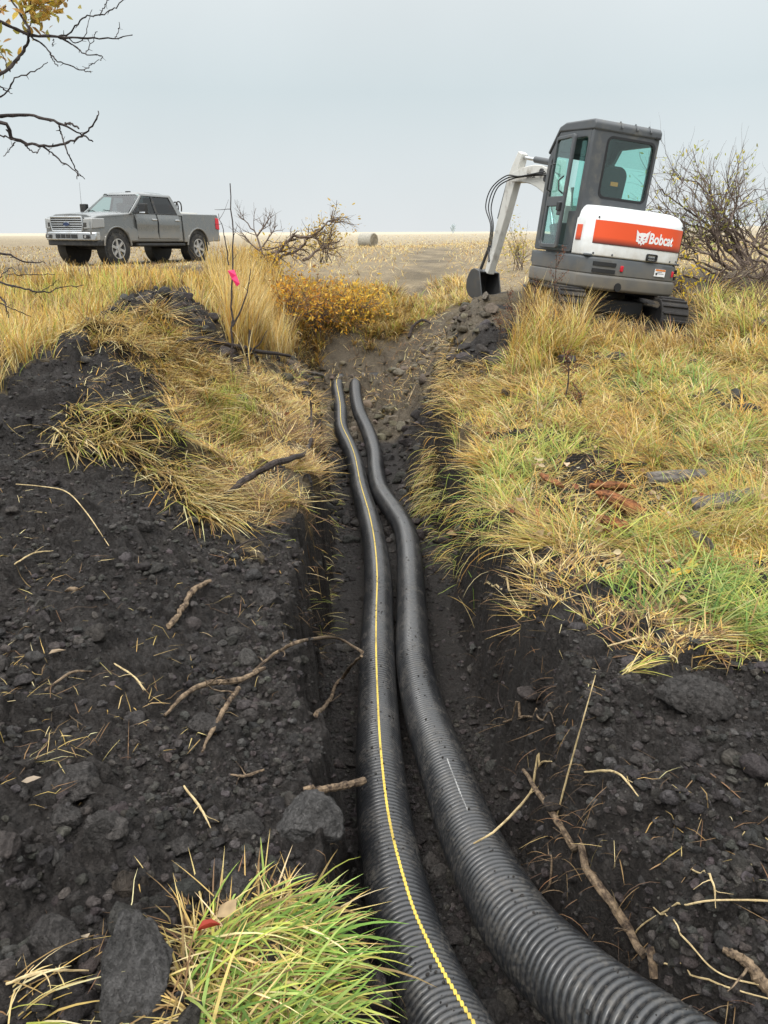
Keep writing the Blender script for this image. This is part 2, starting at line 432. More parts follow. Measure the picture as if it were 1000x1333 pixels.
CW = np.array([at(*c) for c in ctl])
ex = []   # far corners so that the sheet stays calm outside the frame
for r_, zl, zr in ((2.0, 0, 0), (4, .25, .05), (8, .55, .2), (15, .75, .5), (30, .85, .7), (75, .9, .6), (330, .6, 4.0), (900, 2.0, 6.0)):
    for a_ in (-1.35, -.85, .85, 1.35):
        ex.append((CX + r_ * math.sin(a_), CY + r_ * math.cos(a_), zl if a_ < 0 else zr))
for a_ in (-.5, -.2, 0, .2, .5): ex.append((CX + 900 * math.sin(a_), CY + 900 * math.cos(a_), 2.0 + 3 * a_))
for a_ in (-.5, 0, .5): ex.append((CX + 1.5 * math.sin(a_), CY + 1.5 * math.cos(a_), 0))
CW = np.vstack([CW, np.array(ex)])

def warp(x, y):
    dx = x - CX; dy = y - CY
    return np.stack([np.arctan2(dx, dy) * 1.7, np.log(np.hypot(dx, dy) + .3)], -1)
def tps(d):
    return np.where(d > 1e-9, d * d * np.log(np.maximum(d, 1e-9)), 0)
Cw = warp(CW[:, 0], CW[:, 1]); nC_ = len(Cw)
# heights are fitted as height / distance so far and near points weigh alike
cr_ = np.hypot(CW[:, 0] - CX, CW[:, 1] - CY)
A = tps(np.linalg.norm(Cw[:, None] - Cw[None], axis=-1)) + np.eye(nC_) * 2e-3
Pm = np.hstack([np.ones((nC_, 1)), Cw])
L_ = np.block([[A, Pm], [Pm.T, np.zeros((3, 3))]])
S_ = np.linalg.solve(L_, np.concatenate([(CW[:, 2] - CAMZ) / cr_, np.zeros(3)]))
def base_h(x, y):
    x = np.asarray(x, float); y = np.asarray(y, float); sh = x.shape
    W = warp(x.ravel(), y.ravel()); rr = np.hypot(x.ravel() - CX, y.ravel() - CY); out = np.empty(len(W))
    for i in range(0, len(W), 20000):
        d = np.linalg.norm(W[i:i + 20000, None] - Cw[None], axis=-1)
        out[i:i + 20000] = tps(d) @ S_[:nC_] + S_[nC_] + W[i:i + 20000] @ S_[nC_ + 1:]
    return (out * rr + CAMZ).reshape(sh)

# pipes: photo pixel of the centre line; the depth grows smoothly along the trench
def pdepth(v):
    return np.interp(v, [480, 490, 510, 540, 600, 670, 715, 760, 860, 1000, 1100, 1200, 1270, 1333, 1450, 1560], [16.3, 15.4, 14.2, 12.9, 10.5, 8.1, 6.95, 6.05, 4.7, 3.5, 2.92, 2.46, 2.2, 1.98, 1.66, 1.45])
PL = [(447,480),(444.5,488),(440,499),(439,507),(443,532),(444.5,559),(455,583),(462.5,604),(470,640),(480.5,676),(488.5,715),(492.5,760),(492,805),(491,859),(492,920),(495,1000),(505,1100),(526,1200),(550,1270),(578,1333),(640,1450),(710,1560)]
PR = [(520,486),(490,491),(466,497),(462.5,508),(467,535),(479,562),(487.5,589),(490,616),(496,640),(514,667),(526,688),(532,715),(535,760),(536.5,805),(539,859),(551,920),(578,1000),(616,1100),(671,1200),(735,1270),(812,1333),(985,1450),(1200,1560)]
WL = np.array([at(u, v, float(pdepth(v))) for u, v in PL])
def rdep(v): return float(pdepth(v)) * float(np.interp(v, [850, 1000, 1333, 1600], [1, .97, .9, .88]))
WR = np.array([at(u, v, rdep(v)) for u, v in PR])
POD = .22
pl = catmull(WL, 1600); pr = catmull(WR, 1600)
o_ = np.argsort(pl[:, 1]); ply, plx, plz = pl[o_, 1], pl[o_, 0], pl[o_, 2]
o_ = np.argsort(pr[:, 1]); pry, prx, prz = pr[o_, 1], pr[o_, 0], pr[o_, 2]

def trench(x, y):
    "returns carve depth target and the factor 0..1 of being inside"
    xl = np.interp(y, ply, plx); xr = np.interp(y, pry, prx); zl = np.interp(y, ply, plz); zr = np.interp(y, pry, prz)
    xr = np.where(y > 13.2, np.minimum(xr, xl + .45), xr)
    wob = .07 * perlin(x * 0 + 3.1, y * 1.7, 3) + .05 * perlin(x * 0 + 8.1, y * 4.3, 4)
    gl = .10 + np.interp(y, [1.2, 2.2, 3, 5, 9, 13, 15], [.06, .09, .22, .30, .28, .3, .5]) + wob - .10
    gr = np.interp(y, [1.2, 2.2, 3, 4, 5, 7, 9, 13, 15], [.03, .06, .16, .22, .25, .30, .26, .15, .15]) + .06 * perlin(x * 0 + 23.1, y * 1.3, 5)
    left = xl - POD / 2 - gl; right = xr + POD / 2 + gr
    zf = np.where(x < xl, zl, np.where(x > xr, zr, zl + (zr - zl) * (x - xl) / np.maximum(xr - xl, .01))) - POD / 2 - .012
    wl = np.interp(y, [1.2, 3, 6, 10, 14], [.06, .09, .14, .2, .3]); wr = np.interp(y, [1.2, 2, 3, 4.5, 6, 8, 10, 12, 14], [.12, .20, .22, .18, .18, .28, .8, 1.5, 1.9])
    fl = smooth(left - wl, left + .02, x + .06 * perlin(x * 4, y * 4, 12) + .035 * perlin(x * 11, y * 11, 13) + .015 * perlin(x * 29, y * 29, 16)); fr = 1 - smooth(right - .02, right + wr, x + .06 * perlin(x * 5, y * 5, 14) + .03 * perlin(x * 14, y * 14, 15))
    end = 1 - smooth(14.6, 16.4, y)
    return zf, fl * fr * end

def raw_h(x, y):
    b = base_h(x, y); zf, f = trench(x, y)
    # soil that has slid over the pipes at the far end
    yb = at(450, 498, 14.8)[1]
    bump = .2 * np.exp(-((y - yb) / .22) ** 2)
    return b * (1 - f) + np.minimum(zf + bump, b) * f, f

# polar sheet
ang = np.concatenate([np.linspace(-1.35, -.56, 40)[:-1], np.linspace(-.56, -.40, 40)[:-1], np.linspace(-.40, .40, 600), np.linspace(.40, .56, 40)[1:], np.linspace(.56, 1.35, 40)[1:]])
lr = np.concatenate([np.linspace(math.log(1.2), math.log(3.0), 60)[:-1], np.linspace(math.log(3.0), math.log(24), 1020)[:-1], np.linspace(math.log(24), math.log(900), 130)])
GA, GL_ = np.meshgrid(ang, lr)
GX = CX + np.exp(GL_) * np.sin(GA); GY = CY + np.exp(GL_) * np.cos(GA)
GB, GF = raw_h(GX, GY)

def pip(x, y, poly):
    inside = np.zeros(x.shape, bool); n = len(poly)
    for i in range(n):
        x0, y0 = poly[i]; x1, y1 = poly[(i + 1) % n]
        if y0 == y1: continue
        c = ((y0 > y) != (y1 > y)) & (x < (x1 - x0) * (y - y0) / (y1 - y0) + x0)
        inside ^= c
    return inside

def sample(G, x, y):
    "bilinear look-up on the sheet"
    x = np.asarray(x, float); y = np.asarray(y, float)
    a = np.arctan2(x - CX, y - CY); l = np.log(np.maximum(np.hypot(x - CX, y - CY), 1.21))
    fi = np.interp(a, ang, np.arange(len(ang))); fj = np.interp(l, lr, np.arange(len(lr)))
    i = np.minimum(fi.astype(int), len(ang) - 2); j = np.minimum(fj.astype(int), len(lr) - 2); u = fi - i; v = fj - j
    return (G[j, i] * (1 - u) + G[j, i + 1] * u) * (1 - v) + (G[j + 1, i] * (1 - u) + G[j + 1, i + 1] * u) * v

def hit(u, v, G=None, dmin=.9, dmax=600):
    "where the line of sight through a photo pixel meets the ground"
    G = GB if G is None else G
    r = ray(u, v); ds = np.exp(np.linspace(math.log(dmin), math.log(dmax), 2200))
    z = sample(G, r[0] * ds, r[1] * ds); below = (CAMZ + r[2] * ds) < z
    k = int(np.argmax(below)) if below.any() else len(ds) - 1
    a, b = ds[max(k - 1, 0)], ds[k]
    for _ in range(18):
        m = (a + b) / 2
        if CAMZ + r[2] * m < float(sample(G, r[0] * m, r[1] * m)): b = m
        else: a = m
    return np.array([r[0] * b, r[1] * b, CAMZ + r[2] * b])

def wpoly(pts): return [tuple(hit(*p)[:2]) for p in pts]

def region(polys, x, y, jit=.12):
    jx = x + jit * (perlin(x * 2.3, y * 2.3, 40) + .6 * perlin(x * 7, y * 7, 41)) * np.clip(np.hypot(x, y) / 5, .5, 2.5)
    jy = y + jit * 1.6 * (perlin(x * 2.3, y * 2.3, 42) + .6 * perlin(x * 7, y * 7, 43)) * np.clip(np.hypot(x, y) / 5, .5, 2.5)
    m = np.zeros(x.shape, bool)
    for p in polys: m |= pip(jx, jy, p)
    return m

SOIL = [wpoly(p) for p in (
  [(-400,560),(-60,520),(0,500),(30,466),(60,457),(110,453),(150,459),(190,478),(225,512),(232,548),(245,610),(275,690),(330,720),(400,690),(430,700),(450,800),(470,1000),(500,1300),(520,1500),(-400,1500)],
  [(140,402),(190,381),(245,384),(285,425),(325,460),(340,478),(300,485),(250,440),(200,420)],
  [(575,745),(610,735),(650,750),(690,790),(760,850),(830,848),(900,853),(1000,862),(1400,900),(1400,1500),(560,1500),(560,900)],
  [(640,560),(720,560),(800,580),(860,620),(850,700),(760,690),(700,640)],
  [(560,445),(640,405),(660,430),(640,470),(590,490),(545,540),(560,640),(545,660),(525,560)],
  [(575,722),(700,712),(860,735),(1000,740),(1400,760),(1400,900),(1000,862),(900,853),(830,848),(760,850),(690,790),(640,750)],
  [(640,425),(720,420),(900,425),(910,445),(720,445)],
)]
CLAY = [wpoly(p) for p in (
  [(505,480),(540,435),(590,408),(625,390),(655,398),(640,425),(600,455),(570,480),(540,530),(520,520)],
  [(360,470),(420,455),(500,445),(540,450),(520,500),(500,530),(420,500),(370,500)],
)]
m_soil = region(SOIL, GX, GY).astype(float)
inn = smooth(.06, .3, GF + .12 * perlin(GX * 9, GY * 9, 50))
deepfar = smooth(10.5, 13, GY)
m_soil = np.maximum(m_soil, inn * (1 - deepfar))
m_clay = np.maximum(region(CLAY, GX, GY).astype(float), inn * deepfar)
GR = np.hypot(GX, GY)
m_field = smooth(15.5, 18.5, GY + 1.2 * fbm(GX * .5, GY * .5, 3, 60))
trk = np.exp(-((GX - (.6 + (GY - 17) * .085 + .5 * fbm(GY * .15, GY * 0, 2, 66))) / (.75 + GY * .014)) ** 2) * smooth(16, 19, GY) * (1 - smooth(45, 70, GY))
m_field *= 1 - smooth(-3.2, -4.5, GX) * (1 - smooth(20, 24, GY))
m_soil *= 1 - m_field; m_clay *= 1 - m_field
m_field *= 1 - .85 * trk * np.clip(.5 + 1.6 * fbm(GX, GY * .5, 4, 67), 0, 1); m_clay = np.maximum(m_clay, .6 * trk * np.clip(.6 + 1.5 * fbm(GX * .9, GY * .5, 4, 68), 0, 1))
# relief: lumps of turned earth, softer mat under grass, rows in the field
fade = 1 - smooth(15, 32, GR)
def blocks(s, wob, seed, thr):
    "broken clods: each cell a tilted block with a crack round it"
    wx = GX * s + wob * fbm(GX * s * .8, GY * s * .8, 3, seed + 1); wy = GY * s + wob * fbm(GX * s * .8, GY * s * .8, 3, seed + 2)
    d1, d2, rid, ox, oy = cells(wx, wy, seed + 3)
    a = rid * 40.0; tilt = (np.cos(a) * ox + np.sin(a) * oy) * .9
    return smooth(.02, .34, d2 - d1) * np.clip((rid - thr) / (1 - thr) + .15, 0, 1) * np.clip(.75 + tilt - .45 * d1, .1, 1.2)
lump = blocks(4.0, .9, 70, .45); lump2 = blocks(10.5, .6, 80, .2); lump3 = blocks(23, .5, 90, .1)
rough = .06 * fbm(GX * 1.6, GY * 1.6, 3, 20) + .085 * lump + .045 * lump2 + .020 * lump3 + .02 * billow(GX * 6, GY * 6, 4, 30) + .010 * fbm(GX * 26, GY * 26, 3, 33)
bare = np.maximum(m_soil, m_clay)
md = smooth(-.5, -1.3, GX) * smooth(4.0, 5.0, GY) * (1 - smooth(9.5, 11.5, GY)); mr_ = np.exp(-((GX - 1.5) ** 2 + (GY - 10.3) ** 2) / 1.6)
big = blocks(1.9, .8, 120, .15)
far_ = smooth(10.5, 12.5, GY)
soilrel = rough * np.where(GF > .5, .45 + 1.15 * far_, 1.0)
mat_rel = .05 * fbm(GX * 1.3, GY * 1.3, 3, 80) + .035 * billow(GX * 3.5, GY * 3.5, 4, 81) + .012 * fbm(GX * 18, GY * 18, 2, 83)
field_rel = .05 * fbm(GX * .7, GY * .7, 3, 90) + .03 * fbm(GX * 4, GY * 4, 3, 91)
patch = smooth(.16, .30, fbm(GX * 1.5, GY * 1.5, 4, 130)) * (GY > 2.2) * (1 - m_field) * (1 - smooth(11, 14, GY)) * np.where(GX < -3.6, 0, 1)
m_soil = np.maximum(m_soil, .85 * patch * (1 - m_clay))
rel = (.20 * big + .10 * billow(GX * 2.2, GY * 2.2, 3, 125) - .10) * np.maximum(md, .7 * mr_) + (soilrel - .03) * bare + (mat_rel - .01) * (1 - bare) * (1 - m_field) + field_rel * m_field
# floor of the trench stays low enough for the pipes
GZ = GB + rel * fade * np.where(GF > .85, .35 + .75 * far_, 1.0) + (1 - fade) * field_rel * np.clip(1 - GR / 200, 0, 1)
GZc = GZ.copy()
nr, nc = GX.shape
idx = np.arange(nr * nc).reshape(nr, nc)
quads = np.stack([idx[:-1, :-1], idx[:-1, 1:], idx[1:, 1:], idx[1:, :-1]], -1).reshape(-1, 4)[:, ::-1]
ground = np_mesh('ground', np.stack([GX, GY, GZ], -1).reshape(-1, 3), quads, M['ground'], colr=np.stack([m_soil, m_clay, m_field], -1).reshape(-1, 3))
tag(ground, kind='structure')
def on_track(x, y): return sample(trk, x, y) > .35 + .6 * rng.random(np.shape(x))
def gz(x, y): return sample(GZ, x, y)
def ghit(u, v, **k): return hit(u, v, GZ, **k)

# ------------------------------------------------------------------ corrugated pipes
m, nt, b = new_mat('black_plastic_pipe')
tc = N(nt, 'ShaderNodeTexCoord')
n1 = N(nt, 'ShaderNodeTexNoise', Scale=5.0, Detail=8.0, Roughness=.7); nt.links.new(tc.outputs['Object'], n1.inputs['Vector'])
n2 = N(nt, 'ShaderNodeTexNoise', Scale=70.0, Detail=5.0, Roughness=.6); nt.links.new(tc.outputs['Object'], n2.inputs['Vector'])
ad = N(nt, 'ShaderNodeMath', operation='MULTIPLY'); nt.links.new(n1.outputs[0], ad.inputs[0]); nt.links.new(n2.outputs[0], ad.inputs[1])
crp = N(nt, 'ShaderNodeValToRGB'); q = crp.color_ramp.elements; q[0].position = .24; q[1].position = .46; q[0].color = (.014, .0147, .0165, 1); q[1].color = (.08, .072, .062, 1)
nt.links.new(ad.outputs[0], crp.inputs[0]); nt.links.new(crp.outputs[0], b.inputs['Base Color'])
mr = N(nt, 'ShaderNodeMapRange'); mr.inputs[1].default_value = .15; mr.inputs[2].default_value = .4; mr.inputs[3].default_value = .3; mr.inputs[4].default_value = .58
nt.links.new(ad.outputs[0], mr.inputs[0]); nt.links.new(mr.outputs[0], b.inputs['Roughness'])
b.inputs['Specular IOR Level'].default_value = .6; b.inputs['Coat Weight'].default_value = .35; b.inputs['Coat Roughness'].default_value = .18
M['pipe'] = m
M['stripe'] = simple('yellow_stripe_paint', (.62, .45, .07), .6, var=.3, vs=25, dirt=(.06, .05, .035))

def pipe_rings(W, pitch=.0262):
    P = catmull(W, 6000); seg = np.linalg.norm(np.diff(P, axis=0), axis=1); s = np.concatenate([[0], np.cumsum(seg)])
    tot = s[-1]
    # rings of one corrugation: broad rounded crest, narrow groove
    base = np.arange(0, tot - pitch, pitch)
    prof = [(0.0, -.002), (.14, .0), (.32, .0012), (.5, .0), (.64, -.003), (.70, -.019), (.81, -.024), (.93, -.019)]
    st = (base[:, None] + np.array([p[0] for p in prof])[None] * pitch).ravel(); dr = np.tile([p[1] for p in prof], len(base))
    C_ = np.stack([np.interp(st, s, P[:, i]) for i in range(3)], 1)
    T = np.gradient(C_, axis=0); Ts = np.stack([np.convolve(np.pad(T[:, i], 12, mode='edge'), np.ones(25) / 25, 'valid') for i in range(3)], 1)
    Ts /= np.linalg.norm(Ts, axis=1)[:, None]
    S = np.cross(Ts, np.array([0, 0, 1.0])); S /= np.linalg.norm(S, axis=1)[:, None]; U = np.cross(S, Ts)
    return C_, S, U, dr, s

def make_pipe(name, W, label, stripe_ang=None):
    C_, S, U, dr, s = pipe_rings(W)
    n = 36; th = np.linspace(0, 2 * math.pi, n, endpoint=False)
    rr = POD / 2 + dr
    V = C_[:, None] + rr[:, None, None] * (np.cos(th)[None, :, None] * S[:, None] + np.sin(th)[None, :, None] * U[:, None])
    k = len(C_); id_ = np.arange(k * n).reshape(k, n); nx = np.roll(id_, -1, 1)
    Fq = np.stack([id_[:-1], id_[1:], nx[1:], nx[:-1]], -1).reshape(-1, 4)
    o = np_mesh(name, V.reshape(-1, 3), Fq, M['pipe'])
    tag(o, label, 'drain pipe', 'corrugated pipes lying in the trench')
    if stripe_ang is not None:
        a0 = stripe_ang(np.linspace(0, 1, k)); m_ = 5; da = np.linspace(-.043, .043, m_)
        A_ = a0[:, None] + da[None]
        V = C_[:, None] + (POD / 2 + np.maximum(dr, -.0045) + .0012)[:, None, None] * (np.cos(A_)[..., None] * S[:, None] + np.sin(A_)[..., None] * U[:, None])
        id_ = np.arange(k * m_).reshape(k, m_)
        Fq = np.stack([id_[:-1, :-1], id_[1:, :-1], id_[1:, 1:], id_[:-1, 1:]], -1).reshape(-1, 4)
        np_mesh('stripe', V.reshape(-1, 3), Fq, M['stripe'], o)
    return o
M['scuff'] = simple('pale_scuff_paint', (.34, .34, .33), .7, var=.4, vs=40, dirt=(.03, .03, .03))
def scuff(pipe, W, t0, t1, ang, wid, nm):
    C_, S, U, dr, s = pipe_rings(W); k0, k1 = int(len(C_) * t0), int(len(C_) * t1); C_, S, U, dr = C_[k0:k1], S[k0:k1], U[k0:k1], dr[k0:k1]
    k = len(C_); m_ = 3; A_ = ang + np.linspace(-wid, wid, m_)[None] * (1 + .5 * np.sin(np.arange(k) * .7))[:, None]
    V = C_[:, None] + (POD / 2 + dr + .0011)[:, None, None] * (np.cos(A_)[..., None] * S[:, None] + np.sin(A_)[..., None] * U[:, None])
    id_ = np.arange(k * m_).reshape(k, m_); Fq = np.stack([id_[:-1, :-1], id_[1:, :-1], id_[1:, 1:], id_[:-1, 1:]], -1).reshape(-1, 4)
    np_mesh(nm, V.reshape(-1, 3), Fq, M['scuff'], pipe)
# pipes run from the far end to the viewer: side vector S points to the viewer's left there
PIPE_L = make_pipe('corrugated_pipe', WL, 'black corrugated pipe with a yellow stripe along its top', lambda t: np.interp(t, [0, .3, .55, .75, .9, 1], [1.45, 1.6, 1.5, 1.48, 1.62, 1.85]))
PIPE_R = make_pipe('corrugated_pipe', WR, 'plain black corrugated pipe bending out to the lower right, no stripe')
scuff(PIPE_R, WR, .865, .893, 1.5, .016, 'scuff_mark')
# ------------------------------------------------------------------ excavator
MUD = (.06, .05, .04)
M['ex_white'] = simple('white_machine_paint', (.74, .76, .76), .38, var=.06, dirt=(.40, .36, .29), dirt_z=(.7, 1.12), coat=.2)
M['ex_cream'] = simple('white_boom_paint', (.56, .55, .51), .42, var=.1, dirt=(.24, .21, .17), coat=.1)
M['ex_grey'] = simple('charcoal_machine_paint', (.065, .07, .075), .45, var=.1, dirt=(.15, .14, .12))
M['ex_bump'] = simple('charcoal_bumper_paint', (.075, .082, .088), .5, var=.12, dirt=(.16, .14, .11), dirt_z=(.47, .88))
M['ex_black'] = simple('black_rubber_steel', (.02, .02, .021), .55, var=.2, dirt=(.07, .06, .05))
M['ex_seal'] = simple('black_window_seal', (.012, .012, .013), .5)
M['track'] = simple('muddy_track_rubber', (.022, .02, .019), .85, var=.4, vs=14, dirt=(.085, .07, .05), bump=1.0)
M['steel'] = simple('worn_bucket_steel', (.06, .06, .06), .45, metal=.3, var=.3, dirt=(.12, .10, .075))
M['chrome'] = simple('cylinder_rod_chrome', (.6, .6, .6), .2, metal=1)
M['ex_glass'] = glass('tinted_cab_glass', (.80, .97, .94), .06)
M['white_ink'] = simple('white_lettering', (.8, .8, .8), .5, var=.02)
M['dark_ink'] = simple('dark_lettering', (.03, .03, .03), .5, var=.02)
M['redlens'] = simple('red_reflector', (.55, .015, .03), .25, var=.1)
M['orange'] = simple('orange_decal', (.7, .2, .03), .5, var=.05)
M['seat'] = simple('black_seat_cloth', (.018, .018, .02), .8)
M['cream_in'] = simple('pale_cab_trim', (.35, .36, .35), .6)
# red band that darkens towards its lower edge (printed so)
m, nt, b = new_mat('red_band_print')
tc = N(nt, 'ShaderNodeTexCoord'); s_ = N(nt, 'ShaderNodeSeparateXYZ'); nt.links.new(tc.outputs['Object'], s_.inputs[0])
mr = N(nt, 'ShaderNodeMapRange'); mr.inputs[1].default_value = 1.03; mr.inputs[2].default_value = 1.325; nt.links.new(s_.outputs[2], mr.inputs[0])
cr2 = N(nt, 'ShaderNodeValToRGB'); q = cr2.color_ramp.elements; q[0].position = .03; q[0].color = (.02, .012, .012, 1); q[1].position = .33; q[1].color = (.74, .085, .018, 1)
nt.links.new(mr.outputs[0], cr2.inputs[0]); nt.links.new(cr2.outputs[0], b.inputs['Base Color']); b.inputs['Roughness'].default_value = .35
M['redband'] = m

def rrect(x0, x1, z0, z1, r, n=5, cut=None):
    "rounded rectangle, counter-clockwise; cut = extra chamfer of the upper right corner"
    pts = []
    for (cx, cz, a0) in ((x1 - r, z0 + r, -90), (x1 - r, z1 - r, 0), (x0 + r, z1 - r, 90), (x0 + r, z0 + r, 180)):
        if cut and a0 == 0:
            pts += [(x1, z1 - cut[1]) if k == 0 else (x1 - cut[0] * k / n, z1 - cut[1] * (1 - k / n)) for k in range(n + 1)]
            continue
        for k in range(n + 1):
            a = R(a0 + 90 * k / n); pts.append((cx + r * math.cos(a), cz + r * math.sin(a)))
    return pts

def ring(mb, outer, inner, a0, a1, axis):
    "flat frame between two outlines with the same number of points"
    n = len(outer)
    def p3(a, q): return {'x': (a, q[0], q[1]), 'y': (q[0], a, q[1])}[axis]
    vs = [p3(a0, q) for q in outer] + [p3(a0, q) for q in inner] + [p3(a1, q) for q in outer] + [p3(a1, q) for q in inner]
    fs = []
    for i in range(n):
        j = (i + 1) % n
        fs += [(i, j, n + j, n + i), (2 * n + i, 3 * n + i, 3 * n + j, 2 * n + j), (i, 2 * n + i, 2 * n + j, j), (n + i, n + j, 3 * n + j, 3 * n + i)]
    mb.add(vs, fs)

def text_mesh(body, height, name, mat, parent, place, weight=.0, xs=1.0, depth=0):
    cu = bpy.data.curves.new('text_src', 'FONT'); cu.body = body; cu.size = height / .7; cu.offset = weight; cu.extrude = depth; cu.resolution_u = 4
    o = bpy.data.objects.new('text_src', cu); col.objects.link(o)
    bpy.context.view_layer.update()
    me = bpy.data.meshes.new_from_object(o.evaluated_get(bpy.context.evaluated_depsgraph_get()))
    bpy.data.objects.remove(o); bpy.data.curves.remove(cu)
    xm = min(v.co.x for v in me.vertices)
    for v in me.vertices: v.co = place((v.co.x - xm) * xs, v.co.y, v.co.z)
    me.materials.clear(); me.materials.append(mat); me.name = name
    r_ = bpy.data.objects.new(name, me); col.objects.link(r_); r_.parent = parent
    return r_

c0 = at(770, 414, 10.5)
EX = empty('mini_excavator', (c0[0], c0[1], float(gz(c0[0], c0[1])) - .15))
EX.scale = (.855, .87, .945)
EX.rotation_euler = (R(1.5), R(6.0), R(17))
tag(EX, 'white and charcoal tracked mini excavator with red band, tilted on the grassy bank', 'excavator')

# running gear
for s in (-1, 1):
    xc = s * .76 + .06; x0, x1 = xc - .20, xc + .20
    path = []
    yf, yr_, r = .92, -.92, .26
    for k in range(13): a = R(-90 + 180 * k / 12); path.append((yf + r * math.cos(a), r + r * math.sin(a)))
    for k in range(13): a = R(90 + 180 * k / 12); path.append((yr_ + r * math.cos(a), r + r * math.sin(a)))
    inner = [(y * .955, (z - r) * .84 + r) for y, z in path]
    mb = MB(); ring(mb, path, inner, x0, x1, 'x')
    P = np.array(path + path[:1]); sl_ = np.concatenate([[0], np.cumsum(np.hypot(*np.diff(P, axis=0).T))]); nl = 52
    for k in range(nl):
        t = sl_[-1] * k / nl; y = np.interp(t, sl_, P[:, 0]); z = np.interp(t, sl_, P[:, 1])
        y2 = np.interp((t + .01) % sl_[-1], sl_, P[:, 0]); z2 = np.interp((t + .01) % sl_[-1], sl_, P[:, 1])
        mb.box(((x0 + x1) / 2, y, z), (.37, .038, .055), rot=(math.atan2(z2 - z, y2 - y), 0, 0))
    tr = mb.build('track', M['track'], EX, bevel=.008)
    mb = MB(); mb.box((xc, 0, .27), (.22, 1.7, .2)); mb.build('track_frame', M['track'], tr, bevel=.03)
    mb = MB(); mb.lathe([(xc - .13, .2), (xc + .13, .2)], (0, -.92, .26), 'x', 16); mb.build('sprocket', M['ex_black'], tr, bevel=.02)
    mb = MB(); mb.lathe([(xc - .13, .2), (xc + .13, .2)], (0, .92, .26), 'x', 16); mb.build('idler', M['ex_black'], tr, bevel=.02)
mb = MB(); mb.box((0, 0, .33), (1.1, 1.15, .2)); mb.lathe([(.40, .42), (.52, .42)], (0, 0, 0), 'z', 28); mb.build('undercarriage', M['ex_black'], EX, bevel=.02)
mb = MB()
prof = [(1.48, .02), (1.54, .02), (1.50, .16), (1.51, .30), (1.58, .42), (1.53, .43), (1.45, .32), (1.44, .15)]
mb.prism(prof, -.86, .86); mb.box((-.45, 1.2, .22), (.12, .62, .12)); mb.box((.45, 1.2, .22), (.12, .62, .12))
mb.build('dozer_blade', M['steel'], EX, bevel=.01)

# upper body
def yrear(x, W=.84): return -.93 + .24 * abs(x / W) ** 4
def outline(W, yin=0.0, front=.74, n=18):
    pts = [(x, yrear(x, W) + yin) for x in np.linspace(-W, W, n)]
    return pts + [(W, front), (-W, front)]
def loft(mb, secs):
    "stack of outlines (same count) with heights"
    n = len(secs[0][0]); vs = [(x, y, z) for o_, z in secs for x, y in o_]; fs = [tuple(range(n - 1, -1, -1)), tuple(range((len(secs) - 1) * n, len(secs) * n))]
    for k in range(len(secs) - 1):
        for i in range(n): j = (i + 1) % n; fs.append((k * n + i, k * n + j, (k + 1) * n + j, (k + 1) * n + i))
    mb.add(vs, fs)
mb = MB(); loft(mb, [(outline(.82, .02), .47), (outline(.85, -.015), .50), (outline(.85, -.02), .64), (outline(.835, .0), .665)]); cw = mb.build('counterweight', M['ex_bump'], EX, bevel=.012)
mb = MB(); loft(mb, [(outline(.835, .005), .667), (outline(.835, .005), .86), (outline(.81, .02), .885)]); bump_ = mb.build('rear_bumper', M['ex_bump'], EX, bevel=.012)
for z in (.715, .80):
    mb = MB(); xs = np.linspace(-.68, -.36, 7)
    for a, c in zip(xs[:-1], xs[1:]):
        mb.hexa([(a, yrear(a) - .006, z - .024), (c, yrear(c) - .006, z - .024), (c, yrear(c) + .05, z - .024), (a, yrear(a) + .05, z - .024)],
                [(a, yrear(a) - .006, z + .024), (c, yrear(c) - .006, z + .024), (c, yrear(c) + .05, z + .024), (a, yrear(a) + .05, z + .024)])
    mb.build('vent', M['ex_seal'], bump_)
    mb = MB(); mb.box((.8, -.66, z), (.06, .14, .05), rot=(0, 0, R(35))); mb.build('vent', M['ex_seal'], bump_)
for x in (-.26, .70):
    mb = MB(); mb.box((x, yrear(x) - .0, .765), (.045, .03, .075), rot=(0, 0, R(0 if x < 0 else 40))); mb.build('reflector', M['redlens'], bump_, bevel=.008)
mb = MB(); mb.box((.40, yrear(.4) + .0, .765), (.19, .016, .095), rot=(0, 0, R(4))); dc = mb.build('warning_decal', M['white_ink'], bump_, bevel=.003)
mb = MB(); mb.box((.40, yrear(.4) - .009, .80), (.18, .004, .022), rot=(0, 0, R(4))); mb.build('decal_header', M['orange'], dc)
mb = MB()
for k, (wd, xo) in enumerate(((.09, -.02), (.12, 0), (.07, -.03))): mb.box((.41 + xo, yrear(.41) - .009, .775 - k * .018), (wd, .003, .006), rot=(0, 0, R(4)))
mb.box((.335, yrear(.335) - .009, .752), (.03, .003, .028), rot=(0, 0, R(4))); mb.build('decal_print', M['dark_ink'], dc)
mb = MB(); mb.lathe([(-.955, .055), (-.93, .06)], (-.28, 0, .53), 'y', 16); mb.build('tow_eye', M['ex_seal'], cw)

